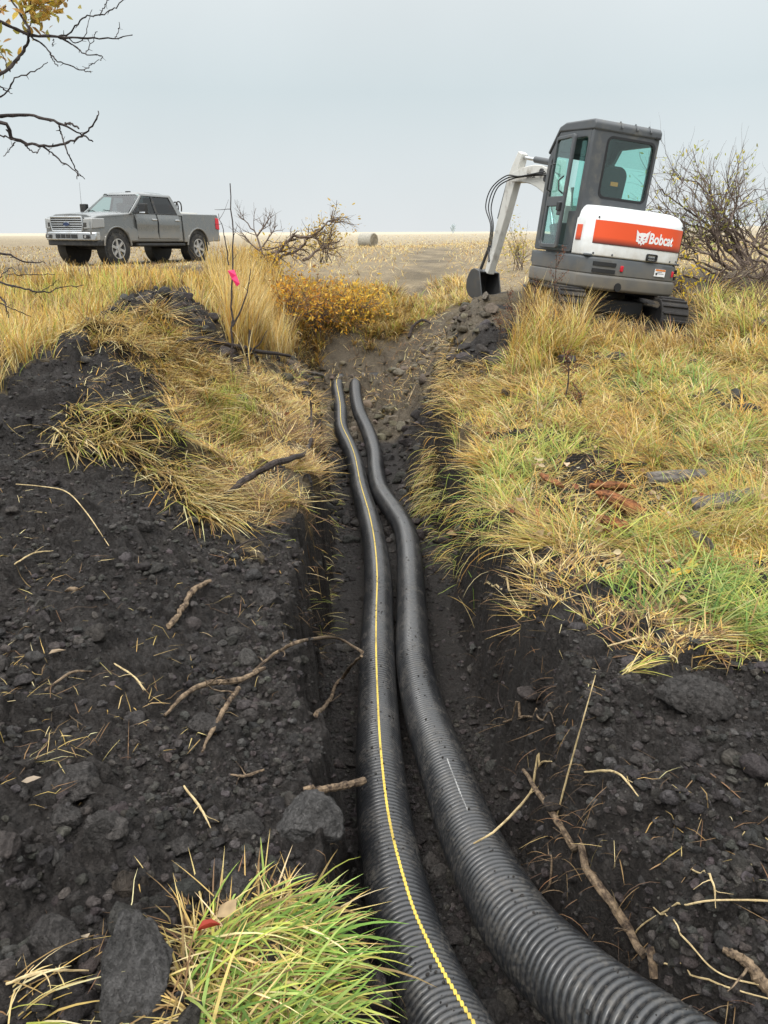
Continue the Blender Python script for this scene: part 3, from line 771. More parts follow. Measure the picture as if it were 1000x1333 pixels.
# engine hood
mb = MB(); loft(mb, [(outline(.83, .0, -.42), .888), (outline(.835, .0, -.42), 1.0), (outline(.83, .012, -.42), 1.33), (outline(.815, .045, -.42), 1.42), (outline(.78, .10, -.42), 1.475), (outline(.74, .2, -.42), 1.505)])
hood = mb.build('engine_hood', M['ex_white'], EX, bevel=.018, seg=3)
mb = MB(); mb.box((.545, .15, 1.15), (.57, 1.15, .55)); mb.build('side_cover', M['ex_white'], EX, bevel=.05, seg=3)
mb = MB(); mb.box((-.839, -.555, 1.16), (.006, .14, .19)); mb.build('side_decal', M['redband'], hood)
def yh(x, z): return yrear(x, .83) + np.interp(z, [1.0, 1.33], [0, .012])
mb = MB(); xs = np.linspace(-.735, .785, 28); zs = [1.04, 1.18, 1.325]
vs = [(x, yh(x, z) - .006, z) for z in zs for x in xs]; nn = len(xs)
mb.add(vs, [(k * nn + i, k * nn + i + 1, (k + 1) * nn + i + 1, (k + 1) * nn + i) for k in range(2) for i in range(nn - 1)])
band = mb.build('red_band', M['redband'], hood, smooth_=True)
text_mesh('Bobcat', .125, 'lettering', M['white_ink'], band, lambda a, c, d: Vector((.095 + a, yh(.095 + a, 1.16) - .011, 1.115 + c)), weight=.006, xs=.86)
# cat head: ears, cheeks, muzzle cut into one white outline with dark eyes
head = [(-.115, .085), (-.10, .0), (-.085, -.03), (-.10, -.055), (-.06, -.06), (-.045, -.085), (-.02, -.07), (0, -.10), (.02, -.07), (.045, -.085), (.06, -.06), (.10, -.05), (.08, -.025), (.095, .01), (.125, .09), (.06, .05), (.03, .055), (-.02, .055), (-.06, .045)]
bm = bmesh.new(); vv = [bm.verts.new((-.03 + x * .95, yh(-.03, 1.17) - .011, 1.175 + z * 1.02)) for x, z in head]; bm.faces.new(vv); bmesh.ops.triangulate(bm, faces=bm.faces[:])
me = bpy.data.meshes.new('cat_emblem'); bm.to_mesh(me); bm.free(); me.materials.append(M['white_ink']); em = bpy.data.objects.new('cat_emblem', me); col.objects.link(em); em.parent = band
mb = MB()
for s in (-1, 1): mb.prism([(-.03 + s * .018, 1.172), (-.03 + s * .06, 1.192), (-.03 + s * .05, 1.168)], yh(-.03, 1.17) - .0145, yh(-.03, 1.17) - .0125, 'y')
mb.prism([(-.045, 1.125), (-.015, 1.125), (-.03, 1.108)], yh(-.03, 1.17) - .0145, yh(-.03, 1.17) - .0125, 'y')
mb.prism([(-.085, 1.15), (-.05, 1.148), (-.07, 1.135)], yh(-.03, 1.17) - .0145, yh(-.03, 1.17) - .0125, 'y'); mb.prism([(.025, 1.15), (-.01, 1.148), (.01, 1.135)], yh(-.03, 1.17) - .0145, yh(-.03, 1.17) - .0125, 'y')
mb.build('emblem_eyes', M['redlens'], em)
mb = MB(); ring(mb, rrect(.10, .285, .885 + .01, 1.0 - .012, .025), rrect(.125, .26, .91, .972, .012), -.955, -.92, 'y'); lt = mb.build('latch', M['ex_seal'], hood, bevel=.004)
mb = MB(); mb.box((.195, -.935, .935), (.12, .02, .022)); mb.build('latch_handle', M['ex_grey'], lt, bevel=.004)
mb = MB(); mb.box((0, -.2, .895), (1.6, 1.2, .03)); mb.box((-.55, .4, .80), (.56, .78, .16)); mb.build('deck', M['ex_bump'], EX, bevel=.01)

mb = MB(); mb.box((.80, yrear(.80, .83) - .0, 1.16), (.008, .012, .53), rot=(0, 0, R(45))); mb.build('panel_gap', M['ex_seal'], hood)
for x, z in ((-.70, .92), (-.45, .92), (.55, .92), (.72, .93), (-.70, 1.36), (.74, 1.36)):
    mb = MB(); mb.lathe([(yh(x, z) - .008, .012), (yh(x, z) + .004, .014)], (x, 0, z), 'y', 10); mb.build('bolt', M['ex_grey'], hood)
# cab
X0, X1, Y0, Y1 = -.83, .25, -.47, .74
mb = MB(); ring(mb, rrect(X0, X1, 1.30, 2.42, .05), rrect(-.59, .195, 1.61, 2.335, .08), Y0, Y0 + .07, 'y'); cabr = mb.build('cab_rear_wall', M['ex_grey'], EX, bevel=.012)
mb = MB(); ring(mb, rrect(-.60, .205, 1.60, 2.345, .085), rrect(-.57, .175, 1.63, 2.315, .07), Y0 - .006, Y0 + .02, 'y'); mb.build('window_seal', M['ex_seal'], cabr)
mb = MB(); mb.prism(rrect(-.575, .18, 1.625, 2.32, .07), Y0 + .012, Y0 + .018, 'y'); mb.build('rear_window', M['ex_glass'], cabr)
for xx, (ya, yb) in ((X0, (-.34, .63)), (X1 - .06, (-.38, .63))):
    mb = MB(); ring(mb, rrect(Y0 + .07, Y1, .90, 2.42, .05, cut=(.24, .30)), rrect(ya, yb, .985, 2.31, .06, cut=(.20, .26)), xx, xx + .06, 'x')
    fr = mb.build('cab_side_frame', M['ex_grey'], EX, bevel=.012)
    if xx > 0: mb = MB(); mb.prism(rrect(ya - .01, yb + .01, .975, 2.32, .06), xx + .03, xx + .036, 'x'); mb.build('side_window', M['ex_glass'], fr)
    else: mb = MB(); mb.prism(rrect(-.35, -.14, 1.42, 2.31, .05), xx + .03, xx + .036, 'x'); mb.build('quarter_window', M['ex_glass'], fr); mb = MB(); mb.box((X0 + .03, -.25, 1.2), (.05, .24, .44)); mb.build('side_panel', M['ex_grey'], fr, bevel=.01)
mb = MB(); ring(mb, rrect(X0 + .06, X1 - .06, .90, 2.2, .04), rrect(X0 + .11, X1 - .11, 1.0, 2.14, .05), Y1 - .06, Y1, 'y'); ff = mb.build('cab_front_frame', M['ex_grey'], EX, bevel=.01)
mb = MB(); mb.box((-.29, .66, 1.02), (.95, .04, .2)); mb.build('lower_front_panel', M['ex_grey'], ff, bevel=.01)
mb = MB(); mb.prism(rrect(X0 + .10, X1 - .10, 1.15, 2.15, .05), Y1 - .034, Y1 - .028, 'y'); mb.build('front_window', M['ex_glass'], ff)
mb = MB()
rp = [(Y0 - .02, 2.385), (Y0 - .02, 2.47), (Y0 + .03, 2.515), (.35, 2.53), (.52, 2.49), (.77, 2.18), (.735, 2.15), (.50, 2.42)]
mb.prism(rp, X0 - .015, X1 + .015); roof = mb.build('cab_roof', M['ex_grey'], EX, bevel=.04, seg=3)
for x in (-.42, -.17, .06):
    mb = MB(); mb.box((x, Y0 + .0, 2.482), (.02, .13, .03), rot=(R(42), 0, 0)); mb.build('roof_rib', M['ex_grey'], roof, bevel=.01)
mb = MB(); mb.box((.2, Y0 - .015, 2.40), (.07, .03, .03)); mb.build('work_lamp', M['ex_seal'], roof, bevel=.005)
# door, hinged at its front edge and standing a little ajar
D = empty('cab_door', (X0 - .03, .47, 0), (0, 0, R(-5)), EX)
def dy(y): return y - .47
mb = MB(); ring(mb, rrect(dy(-.16), dy(.47), .93, 2.35, .05), rrect(dy(-.09), dy(.42), .985, 2.305, .05), -.035, .01, 'x'); mb.box((-.012, dy(.165), 1.53), (.04, .56, .13)); mb.box((-.015, dy(-.045), 1.44), (.05, .13, .17))
mb.build('door_frame', M['ex_grey'], D, bevel=.01)
mb = MB(); mb.prism(rrect(dy(-.10), dy(.43), 1.58, 2.31, .05), -.014, -.008, 'x'); mb.prism(rrect(dy(-.10), dy(.43), .98, 1.49, .05), -.014, -.008, 'x'); mb.build('door_glass', M['ex_glass'], D)
mb = MB(); mb.tube([(-.03, dy(.37), 1.66), (-.09, dy(.38), 1.68), (-.09, dy(.38), 1.99), (-.03, dy(.37), 2.01)], .013, 8); mb.build('grab_rail', M['ex_seal'], D, smooth_=True)
mb = MB(); mb.tube([(-.04, dy(-.1), 1.62), (-.10, dy(-.07), 1.66), (-.10, dy(-.02), 1.78), (-.05, dy(-.06), 1.84)], .012, 8); mb.box((-.05, dy(-.07), 1.46), (.05, .10, .10)); mb.build('door_handle', M['ex_seal'], D, bevel=.006)
# inside the cab
mb = MB()
mb.hexa([(-.52, -.30, 1.33), (-.08, -.30, 1.33), (-.08, .22, 1.36), (-.52, .22, 1.36)], [(-.52, -.30, 1.45), (-.08, -.30, 1.45), (-.08, .22, 1.48), (-.52, .22, 1.48)])
pr_ = rrect(-.52, -.08, 1.42, 2.02, .14, 6)
n = len(pr_); mb.add([(x, -.30 - .10 * (z - 1.42), z) for x, z in pr_] + [(x, -.18 - .10 * (z - 1.42), z) for x, z in pr_], [tuple(range(n)), tuple(range(2 * n - 1, n - 1, -1))] + [(i, n + i, n + (i + 1) % n, (i + 1) % n) for i in range(n)])
seat = mb.build('operator_seat', M['seat'], EX, bevel=.03)
mb = MB(); mb.box((-.30, -.375, 1.80), (.12, .012, .05)); mb.build('seat_label', M['orange'], seat)
for x in (-.60, -.03):
    mb = MB(); mb.box((x, .05, 1.3), (.12, .45, .4)); mb.tube([(x, .2, 1.5), (x, .24, 1.66), (x - .02, .23, 1.74)], [.015, .015, .028], 8); mb.build('control_console', M['cream_in'], EX, bevel=.02)
mb = MB(); mb.box((-.30, -.05, 1.10), (.9, .75, .35)); mb.build('seat_base', M['ex_black'], EX, bevel=.02)

# boom and arm
BX = .06
def plate(name, P, W, wid, mat, parent, x=BX):
    "tapering bar that follows points in the y-z plane"
    P = catmull(np.array(P), 14) if len(P) > 2 else np.array(P, float); W = np.interp(np.linspace(0, 1, len(P)), np.linspace(0, 1, len(W)), W)
    T = np.gradient(P, axis=0); T /= np.linalg.norm(T, axis=1)[:, None]; Nn = np.stack([-T[:, 1], T[:, 0]], 1)
    poly = [tuple(p + q * w_ / 2) for p, q, w_ in zip(P, Nn, W)] + [tuple(p - q * w_ / 2) for p, q, w_ in zip(P[::-1], Nn[::-1], W[::-1])]
    mb = MB(); mb.prism(poly, x - wid / 2, x + wid / 2); return mb.build(name, mat, parent, bevel=.012)
def cylinder(a, c, x, parent, r=.045, split=.6, body='ex_grey'):
    a = np.array([x, *a]); c = np.array([x, *c]); m_ = a + (c - a) * split
    mb = MB(); mb.tube([a, m_], r, 14); o = mb.build('hydraulic_cylinder', M[body], parent, smooth_=True)
    mb = MB(); mb.tube([m_, c], r * .55, 12); mb.lathe([(x - .05, .045), (x + .05, .045)], (0, c[1], c[2]), 'x', 12); mb.build('piston_rod', M['chrome'], o, smooth_=True); return o
mb = MB(); mb.prism([(.70, .50), (1.12, .52), (1.22, .66), (1.12, .86), (.70, .84)], BX - .16, BX + .16); mb.build('swing_bracket', M['ex_bump'], EX, bevel=.02)
BOOM_END = (2.98, 1.98)
boom = plate('boom', [(1.12, .74), (1.30, 1.28), (1.66, 1.76), (2.15, 1.98), (2.6, 2.02), BOOM_END], [.18, .30, .36, .33, .24, .15], .17, M['ex_cream'], EX)
text_mesh('Bobcat', .07, 'lettering', M['dark_ink'], boom, lambda a, c, d: Vector((BX - .088, 2.52 - a, 1.965 + c)), weight=.002, xs=.9)
for y, z in ((1.95, 1.95), (1.7, 1.6), (2.1, 2.05)):
    mb = MB(); mb.lathe([(BX - .12, .05), (BX + .12, .05)], (0, y, z), 'x', 14); mb.build('pivot_pin', M['ex_black'], boom, bevel=.008)
cylinder((1.30, .62), (1.9, 1.72), BX, EX, .06, .6)
cylinder((1.72, 2.16), (2.92, 2.30), BX, EX, .05, .62)
mb = MB(); mb.prism([(1.6, 2.0), (1.85, 2.06), (1.78, 2.22), (1.66, 2.22)], BX - .05, BX + .05); mb.build('cylinder_lug', M['ex_cream'], boom, bevel=.008)
arm = plate('arm', [(2.86, 2.36), (3.0, 1.98), (3.13, 1.4), (3.38, .42)], [.12, .26, .22, .13], .15, M['ex_cream'], EX)
cylinder((3.18, 1.92), (3.42, .85), BX, EX, .045, .55)
mb = MB(); mb.tube([(BX - .07, 3.33, .62), (BX - .07, 3.42, .85), (BX - .07, 3.62, .42)], .03, 8); mb.tube([(BX + .07, 3.33, .62), (BX + .07, 3.42, .85), (BX + .07, 3.62, .42)], .03, 8); mb.build('bucket_linkage', M['steel'], EX, smooth_=True)
# bucket: curled shell with side plates and teeth
pb = [(2.98, .44), (3.28, .48), (3.46, .32), (3.50, .08), (3.36, -.10), (3.10, -.17), (2.82, -.15), (2.70, -.12)]
Pb = catmull(np.array(pb), 18); Pb = np.array([3.38, .44]) + (Pb - np.array([2.98, .44])) * .78; cen = Pb.mean(0); inn_ = Pb + (cen - Pb) * .10
mb = MB(); poly = [tuple(p) for p in Pb] + [tuple(p) for p in inn_[::-1]]
mb.prism(poly, BX - .23, BX + .23)
for x in (BX - .24, BX + .215): mb.prism([tuple(p) for p in Pb] + [(3.31, .29)], x, x + .025)
bk = mb.build('bucket', M['steel'], EX, bevel=.006)
for k in range(4):
    x = BX - .19 + k * .127; mb = MB(); mb.hexa([(x - .03, 3.20, -.03), (x + .03, 3.20, -.03), (x + .03, 3.20, .03), (x - .03, 3.20, .03)], [(x - .02, 3.04, .01), (x + .02, 3.04, .01), (x + .02, 3.04, .02), (x - .02, 3.04, .02)]); mb.build('tooth', M['steel'], bk)
# hoses
for k in range(3):
    o_x = BX - .12 - .03 * k
    mb = MB(); P = catmull(np.array([(o_x, 1.9, 2.0 + .02 * k), (o_x, 2.6, 1.98), (o_x - .02, 3.0, 1.93 + .03 * k), (o_x - .04, 3.30 + .05 * k, 1.80), (o_x - .03, 3.42 + .05 * k, 1.5), (o_x, 3.30, 1.2), (o_x, 3.28, .85)]), 40); mb.tube(P, .011, 7); mb.build('hydraulic_hose', M['ex_seal'], EX, smooth_=True)
# the boom swings a little to the left on its bracket
SW = Matrix.Translation((BX, .9, 0)) @ Matrix.Rotation(R(9), 4, 'Z') @ Matrix.Translation((-BX, -.9, 0))
for o in [q for q in bpy.data.objects if q.parent == EX and q.name.split('.')[0] in ('swing_bracket', 'boom', 'arm', 'hydraulic_cylinder', 'cylinder_lug', 'bucket_linkage', 'bucket', 'hydraulic_hose')]:
    o.matrix_local = SW
UC = Matrix.Translation((.02, 0, -.07)) @ Matrix.Rotation(R(-15), 4, 'Z')
for o in [q for q in bpy.data.objects if q.parent == EX and q.name.split('.')[0] in ('track', 'undercarriage', 'dozer_blade')]: o.matrix_local = UC
mb = MB(); mb.tube([(.30, .70, 1.95), (.42, .86, 1.97)], .015, 8); mb.box((.45, .88, 1.92), (.16, .04, .26), rot=(0, 0, R(15))); mb.build('side_mirror', M['ex_seal'], EX, bevel=.012)
# ------------------------------------------------------------------ pickup
DUST = (.26, .235, .20)
M['tr_paint'] = simple('grey_metallic_paint', (.165, .17, .168), .27, metal=.4, var=.06, dirt=DUST, dirt_z=(.50, 1.0), coat=.5)
M['tr_dark'] = simple('black_trim', (.018, .018, .019), .6, var=.15, dirt=(.09, .08, .065))
M['tr_chrome'] = simple('satin_chrome', (.55, .56, .57), .25, metal=.9, var=.08, dirt=(.3, .28, .24))
M['tr_glass'] = glass('tinted_truck_glass', (.42, .52, .50), .03)
M['tr_dglass'] = glass('privacy_glass', (.10, .11, .115), .03)
M['tr_wglass'] = glass('windscreen_glass', (.66, .86, .83), .03)
M['lens'] = simple('headlight_lens', (.28, .28, .27), .15, var=.05, coat=.5)
M['tyre'] = simple('muddy_tyre', (.022, .021, .02), .8, var=.25, vs=15, dirt=(.14, .125, .10))
M['rim'] = simple('silver_alloy', (.5, .5, .5), .35, metal=.8, var=.1, dirt=(.2, .18, .15))
M['badge'] = simple('dark_blue_badge', (.02, .035, .09), .3)
c1 = at(184, 343, 25.0)
TR = empty('pickup_truck', (c1[0], c1[1], float(gz(c1[0], c1[1])) + .02))
TR.scale = (1, 1, 1.06)
TR.rotation_euler = (R(.5), R(-.5), -R(206))
tag(TR, 'dusty grey crew cab pickup truck parked in the stubble, nose to the left', 'pickup truck')
FW, RW, WR_ = 1.95, -1.75, .43
def arch(yc, z0, r=.53, n=12):
    return [(yc + r * math.cos(a), .46 + r * math.sin(a)) for a in np.linspace(math.asin((z0 - .46) / r), math.pi - math.asin((z0 - .46) / r), n)]
zb = .60
prof = [(2.72, zb)] 
lower = [(2.78, zb), (2.84, .80), (2.84, 1.10), (2.78, 1.22), (2.55, 1.29), (1.40, 1.37), (1.15, 1.36), (-1.02, 1.36), (-1.02, zb)] 
# front half (nose to cab back) with the front arch
body = [(2.80, zb), (2.86, .80), (2.86, 1.12), (2.80, 1.22), (2.6, 1.285), (1.95, 1.345), (1.35, 1.385), (.6, 1.375), (-1.03, 1.375), (-1.03, zb)] + [(y, z) for y, z in arch(FW, zb)[::-1]]
def shell(mb, poly, shoulder=1.0, tuck=.06):
    "extrude across, sides tucked in towards top and bottom"
    n = len(poly); secs = []
    def wz(z): return 1.0 - tuck * max(0, (z - 1.05) / .33) ** 2 - .03 * max(0, (.8 - z) / .2)
    ny = lambda y: 1 - .09 * max(0, (y - 2.3) / .56) ** 2
    vs = [(-wz(z) * ny(y), y, z) for y, z in poly] + [(wz(z) * ny(y), y, z) for y, z in poly]
    mb.add(vs, [tuple(range(n - 1, -1, -1)), tuple(range(n, 2 * n))] + [(i, (i + 1) % n, n + (i + 1) % n, n + i) for i in range(n)])
mb = MB(); shell(mb, body); bodyo = mb.build('body', M['tr_paint'], TR, bevel=.055, seg=4)
mb = MB()
hp = [(-.78, 1.3), (-.62, 1.345), (0, 1.365), (.62, 1.345), (.78, 1.3)]
secs = [(2.72, -.03), (1.9, .035), (1.36, .065)]
vs = [(x * (1 if k else .97), y, z + dz) for k, (y, dz) in enumerate(secs) for x, z in hp]
vs += [(x, y, z - .12) for x, y, z in vs]; qf = [(k * 5 + i, k * 5 + i + 1, (k + 1) * 5 + i + 1, (k + 1) * 5 + i) for k in range(2) for i in range(4)]
mb.add(vs, qf + [tuple(15 + j for j in f) for f in qf] + [(i, i + 1, i + 16, i + 15) for i in range(4)] + [(10 + i, 11 + i, 26 + i, 25 + i) for i in range(4)] + [(5 * k, 5 * k + 5, 5 * k + 20, 5 * k + 15) for k in range(2)] + [(5 * k + 4, 5 * k + 9, 5 * k + 24, 5 * k + 19) for k in range(2)]); mb.build('hood', M['tr_paint'], TR, bevel=.02)
# cargo bed
bedp = [(-1.05, zb), (-1.05, 1.42), (-2.86, 1.44), (-2.90, 1.36), (-2.90, zb + .05)] + [(y, z) for y, z in arch(RW, zb)[::-1]]
mb = MB()
for s in (-1, 1):
    n = len(bedp)
    vs = [(s * (1.0 - .05 * max(0, (z - 1.1) / .33) ** 2), y, z) for y, z in bedp] + [(s * .86, y, z) for y, z in bedp]
    mb.add(vs, [tuple(range(n)), tuple(range(2 * n - 1, n - 1, -1))] + [(i, n + i, n + (i + 1) % n, (i + 1) % n) for i in range(n)])
mb.box((0, -1.97, .92), (1.72, 1.82, .06)); mb.box((0, -1.10, 1.15), (1.72, .05, .45))
bed = mb.build('cargo_bed', M['tr_paint'], TR, bevel=.02)
mb = MB(); mb.box((0, -2.86, 1.12), (1.7, .08, .62)); mb.build('tailgate', M['tr_paint'], TR, bevel=.02)
# cab glasshouse: four corners lean in
def hx(y, w_, z): return (-w_, y, z), (w_, y, z)
WB, WT = .94, .74
B = [(1.36, 1.37), (-.95, 1.37)]; T = [(.55, 1.93), (-.72, 1.93)]
mb = MB()
roofp = [(.62, 1.90, .72), (.50, 1.965, .70), (.1, 1.99, .69), (-.5, 1.975, .69), (-.76, 1.92, .71)]
vs = []
for y, z, w_ in roofp: vs += [(-w_ - .04, y, z - .06), (-w_ * .8, y, z), (w_ * .8, y, z), (w_ + .04, y, z - .06)]
mb.add(vs, [(k * 4 + i, k * 4 + i + 1, (k + 1) * 4 + i + 1, (k + 1) * 4 + i) for k in range(4) for i in range(3)])
n0 = [(-.70, .6, 1.80), (.70, .6, 1.80), (.70, -.74, 1.80), (-.70, -.74, 1.80)]
roof_ = mb.build('roof', M['tr_paint'], TR, smooth_=True)
mb = MB(); mb.box((0, .3, 1.985), (.16, .09, .05)); mb.build('roof_antenna', M['tr_dark'], roof_, bevel=.015)
def pillar(mb, a, b_, w0, w1, th=.05):
    a = Vector(a); b_ = Vector(b_)
    mb.hexa([(a.x - th / 2, a.y - w0 / 2, a.z), (a.x + th / 2, a.y - w0 / 2, a.z), (a.x + th / 2, a.y + w0 / 2, a.z), (a.x - th / 2, a.y + w0 / 2, a.z)],
            [(b_.x - th / 2, b_.y - w1 / 2, b_.z), (b_.x + th / 2, b_.y - w1 / 2, b_.z), (b_.x + th / 2, b_.y + w1 / 2, b_.z), (b_.x - th / 2, b_.y + w1 / 2, b_.z)])
for s in (-1, 1):
    mb = MB(); pillar(mb, (s * WB, 1.30, 1.36), (s * WT, .56, 1.89), .12, .10); pillar(mb, (s * WB, -.92, 1.36), (s * WT, -.68, 1.89), .26, .16)
    mb.hexa([(s * .72, .62, 1.86), (s * .78, .62, 1.86), (s * .78, -.78, 1.86), (s * .72, -.78, 1.86)], [(s * .69, .6, 1.94), (s * .75, .6, 1.92), (s * .75, -.74, 1.92), (s * .69, -.74, 1.94)])
    mb.build('cab_pillar', M['tr_paint'], TR, bevel=.012)
mb = MB(); mb.add([(-.90, 1.34, 1.385), (.90, 1.34, 1.385), (.71, .60, 1.90), (-.71, .60, 1.90)], [(0, 1, 2, 3)]); ws = mb.build('windscreen', M['tr_wglass'], TR)
mb = MB(); mb.add([(-.88, -.93, 1.37), (.88, -.93, 1.37), (.70, -.74, 1.90), (-.70, -.74, 1.90)], [(0, 1, 2, 3)]); mb.build('rear_window', M['tr_dglass'], TR)
for x in (-.35, .30):
    mb = MB(); mb.tube([(x, 1.38, 1.395), (x + .28, 1.28, 1.45), (x + .5, 1.27, 1.46)], .012, 6); mb.build('wiper', M['tr_dark'], ws)
# inside
mb = MB()
for x in (-.42, .42):
    mb.box((x, .05, 1.38), (.5, .16, .62), rot=(R(-12), 0, 0)); mb.box((x, -.05, 1.74), (.26, .1, .18))
mb.box((0, -.62, 1.4), (1.4, .16, .55)); mb.box((0, 1.1, 1.33), (1.6, .45, .12)); mb.build('seats', M['tr_dark'], TR, bevel=.02)
mb = MB(); mb.lathe([(-.015, .19), (.015, .19), (.015, .165), (-.015, .165)], (-.42, .78, 1.42), 'y', 20, closed=True); mb.build('steering_wheel', M['tr_dark'], TR)
for s in (-1, 1):
    def sx(z, o=0): return s * (WB + (WT - WB) * (z - 1.37) / .53 + .012 + o)
    for nm, ys, gm in (('front_door', (1.10, .20), 'tr_glass'), ('rear_door', (.16, -.86), 'tr_dglass')):
        lo, hi = ys[1], ys[0]
        P = [(hi, .70), (hi + .05 if nm == 'front_door' else hi, 1.372), (lo, 1.372), (lo if nm == 'front_door' else lo + .05, .70)]
        mb = MB(); n = 4
        sx_ = lambda z: 1.0 - .06 * max(0, (z - 1.05) / .33) ** 2 + .012
        zz = [.70, .78, .88, 1.05, 1.18, 1.28, 1.372]; vs = []
        for z in zz:
            f_ = (z - .70) / .672; ya = hi + (P[1][0] - P[0][0]) * f_; yb = P[3][0] + (P[2][0] - P[3][0]) * f_
            vs += [(s * (sx_(z) + (.012 if abs(z - 1.18) < .01 else 0) - (.012 if abs(z - .88) < .01 else 0)), ya - .012, z), (s * (sx_(z) + (.012 if abs(z - 1.18) < .01 else 0) - (.012 if abs(z - .88) < .01 else 0)), yb + .012, z)]
        k0 = len(vs)
        vs += [(v_[0] - s * .03, v_[1], v_[2]) for v_ in vs]
        m_ = len(zz); fs = []
        for k in range(m_ - 1):
            fs += [(2 * k, 2 * k + 1, 2 * k + 3, 2 * k + 2), (k0 + 2 * k, k0 + 2 * k + 2, k0 + 2 * k + 3, k0 + 2 * k + 1), (2 * k, 2 * k + 2, k0 + 2 * k + 2, k0 + 2 * k), (2 * k + 1, k0 + 2 * k + 1, k0 + 2 * k + 3, 2 * k + 3)]
        fs += [(0, k0, k0 + 1, 1), (2 * m_ - 2, 2 * m_ - 1, k0 + 2 * m_ - 1, k0 + 2 * m_ - 2)]
        mb.add(vs, fs); d_ = mb.build(nm, M['tr_paint'], TR, bevel=.006)
        if nm == 'front_door': g = [(1.16, 1.385), (.22, 1.385), (.20, 1.855), (.58, 1.855)]
        else: g = [(.13, 1.385), (-.80, 1.385), (-.62, 1.855), (.14, 1.855)]
        mb = MB(); mb.add([(sx(z), y, z) for y, z in g], [(0, 1, 2, 3)]); mb.build('window', M[gm], d_)
        mb = MB(); cl = [(sx(z, .006), y, z) for y, z in g]; mb.tube(cl + cl[:1], .014, 6); mb.build('window_trim', M['tr_dark'], d_)
        mb = MB(); mb.box((s * 1.02, lo + .14, 1.22), (.04, .20, .045)); mb.build('handle', M['tr_chrome'], d_, bevel=.012)
    mb = MB(); mb.hexa([(sx(1.38, .012) - .01, .14, 1.38), (sx(1.38, .012) + .01, .14, 1.38), (sx(1.38, .012) + .01, .22, 1.38), (sx(1.38, .012) - .01, .22, 1.38)], [(sx(1.86, .012) - .01, .12, 1.86), (sx(1.86, .012) + .01, .12, 1.86), (sx(1.86, .012) + .01, .21, 1.86), (sx(1.86, .012) - .01, .21, 1.86)]); mb.build('door_pillar_trim', M['tr_dark'], TR)
    # mirror
    mb = MB(); mb.box((s * 1.06, 1.02, 1.42), (.16, .05, .06)); mb.box((s * 1.20, 1.0, 1.50), (.24, .15, .28)); mi = mb.build('side_mirror', M['tr_dark'], TR, bevel=.035, seg=3)
    mb = MB(); mb.box((s * 1.20, 1.02, 1.395), (.23, .12, .05)); mb.build('turn_signal', M['tr_chrome'], mi, bevel=.015)
    mb = MB(); mb.box((s * 1.0, .12, .53), (.18, 2.15, .07)); mb.build('running_board', M['tr_dark'], TR, bevel=.02)
    # flares
    for yc, nm in ((FW, 0), (RW, 1)):
        mb = MB(); A_ = np.linspace(.1, math.pi - .1, 22)
        P_ = [(s * .985, yc + .55 * math.cos(a), .46 + .55 * math.sin(a)) for a in A_]
        mb.tube(P_, .03, 8); mb.build('wheel_arch_lip', M['tr_paint'], TR, smooth_=True)
        mb = MB(); mb.lathe([(s * .62, .52), (s * .95, .52)], (0, yc, .46), 'x', 24); mb.build('wheel_well', M['tr_dark'], TR)
    # lamps
    mb = MB(); mb.hexa([(s * .66, 2.915, .93), (s * .93, 2.84, .95), (s * .995, 2.42, .98), (s * .66, 2.6, .93)], [(s * .64, 2.90, 1.19), (s * .925, 2.83, 1.21), (s * .99, 2.40, 1.22), (s * .64, 2.6, 1.19)])
    hl = mb.build('headlight', M['lens'], TR, bevel=.02)
    mb = MB(); mb.hexa([(s * .67, 2.925, .99), (s * .76, 2.90, .99), (s * .76, 2.8, .99), (s * .67, 2.82, .99)], [(s * .67, 2.92, 1.10), (s * .76, 2.895, 1.10), (s * .76, 2.8, 1.10), (s * .67, 2.82, 1.10)]); mb.build('lamp_bowl', M['tr_dark'], hl, bevel=.01)
    mb = MB(); mb.hexa([(s * .90, -2.91, .98), (s * 1.012, -2.90, .98), (s * 1.012, -2.72, 1.0), (s * .90, -2.75, 1.0)], [(s * .88, -2.92, 1.32), (s * .985, -2.90, 1.32), (s * .985, -2.74, 1.34), (s * .88, -2.75, 1.34)]); mb.build('tail_light', M['redlens'], TR, bevel=.012)
    mb = MB(); mb.box((s * .74, 2.94, .74), (.20, .04, .10)); fg = mb.build('fog_lamp', M['tr_dark'], TR, bevel=.015)
    mb = MB(); mb.lathe([(2.955, .04), (2.968, .035)], (s * .74, 0, .74), 'y', 14); mb.build('fog_lens', M['lens'], fg)
# grille
gx = [(-.58, .88), (.58, .88), (.63, 1.05), (.60, 1.235), (-.60, 1.235), (-.63, 1.05)]
mb = MB(); mb.prism(gx, 2.80, 2.875, 'y'); gr_ = mb.build('grille', M['tr_dark'], TR)
mb = MB(); cl = [(x, 2.885, z) for x, z in gx]; mb.tube(cl + cl[:1], .032, 8); mb.build('grille_surround', M['tr_chrome'], gr_, smooth_=True)
for k in range(5):
    mb = MB(); mb.box((0, 2.888, .935 + k * .06), (1.2, .03, .03)); mb.build('grille_bar', M['tr_chrome'], gr_, bevel=.006)
mb = MB(); P_ = [(.12 * math.cos(a), 1.055 + .05 * math.sin(a)) for a in np.linspace(0, 2 * math.pi, 24, endpoint=False)]; mb.prism(P_, 2.90, 2.925, 'y'); bd_ = mb.build('oval_badge', M['badge'], gr_, bevel=.006)
mb = MB(); mb.prism([(x * 1.12, 1.055 + (z - 1.055) * 1.16) for x, z in P_], 2.89, 2.905, 'y'); mb.build('badge_rim', M['tr_chrome'], bd_)
mb = MB(); bp_ = [(x, 2.96 - .16 * abs(x / 1.0) ** 3) for x in np.linspace(-1.0, 1.0, 13)] + [(1.0, 2.62), (-1.0, 2.62)]
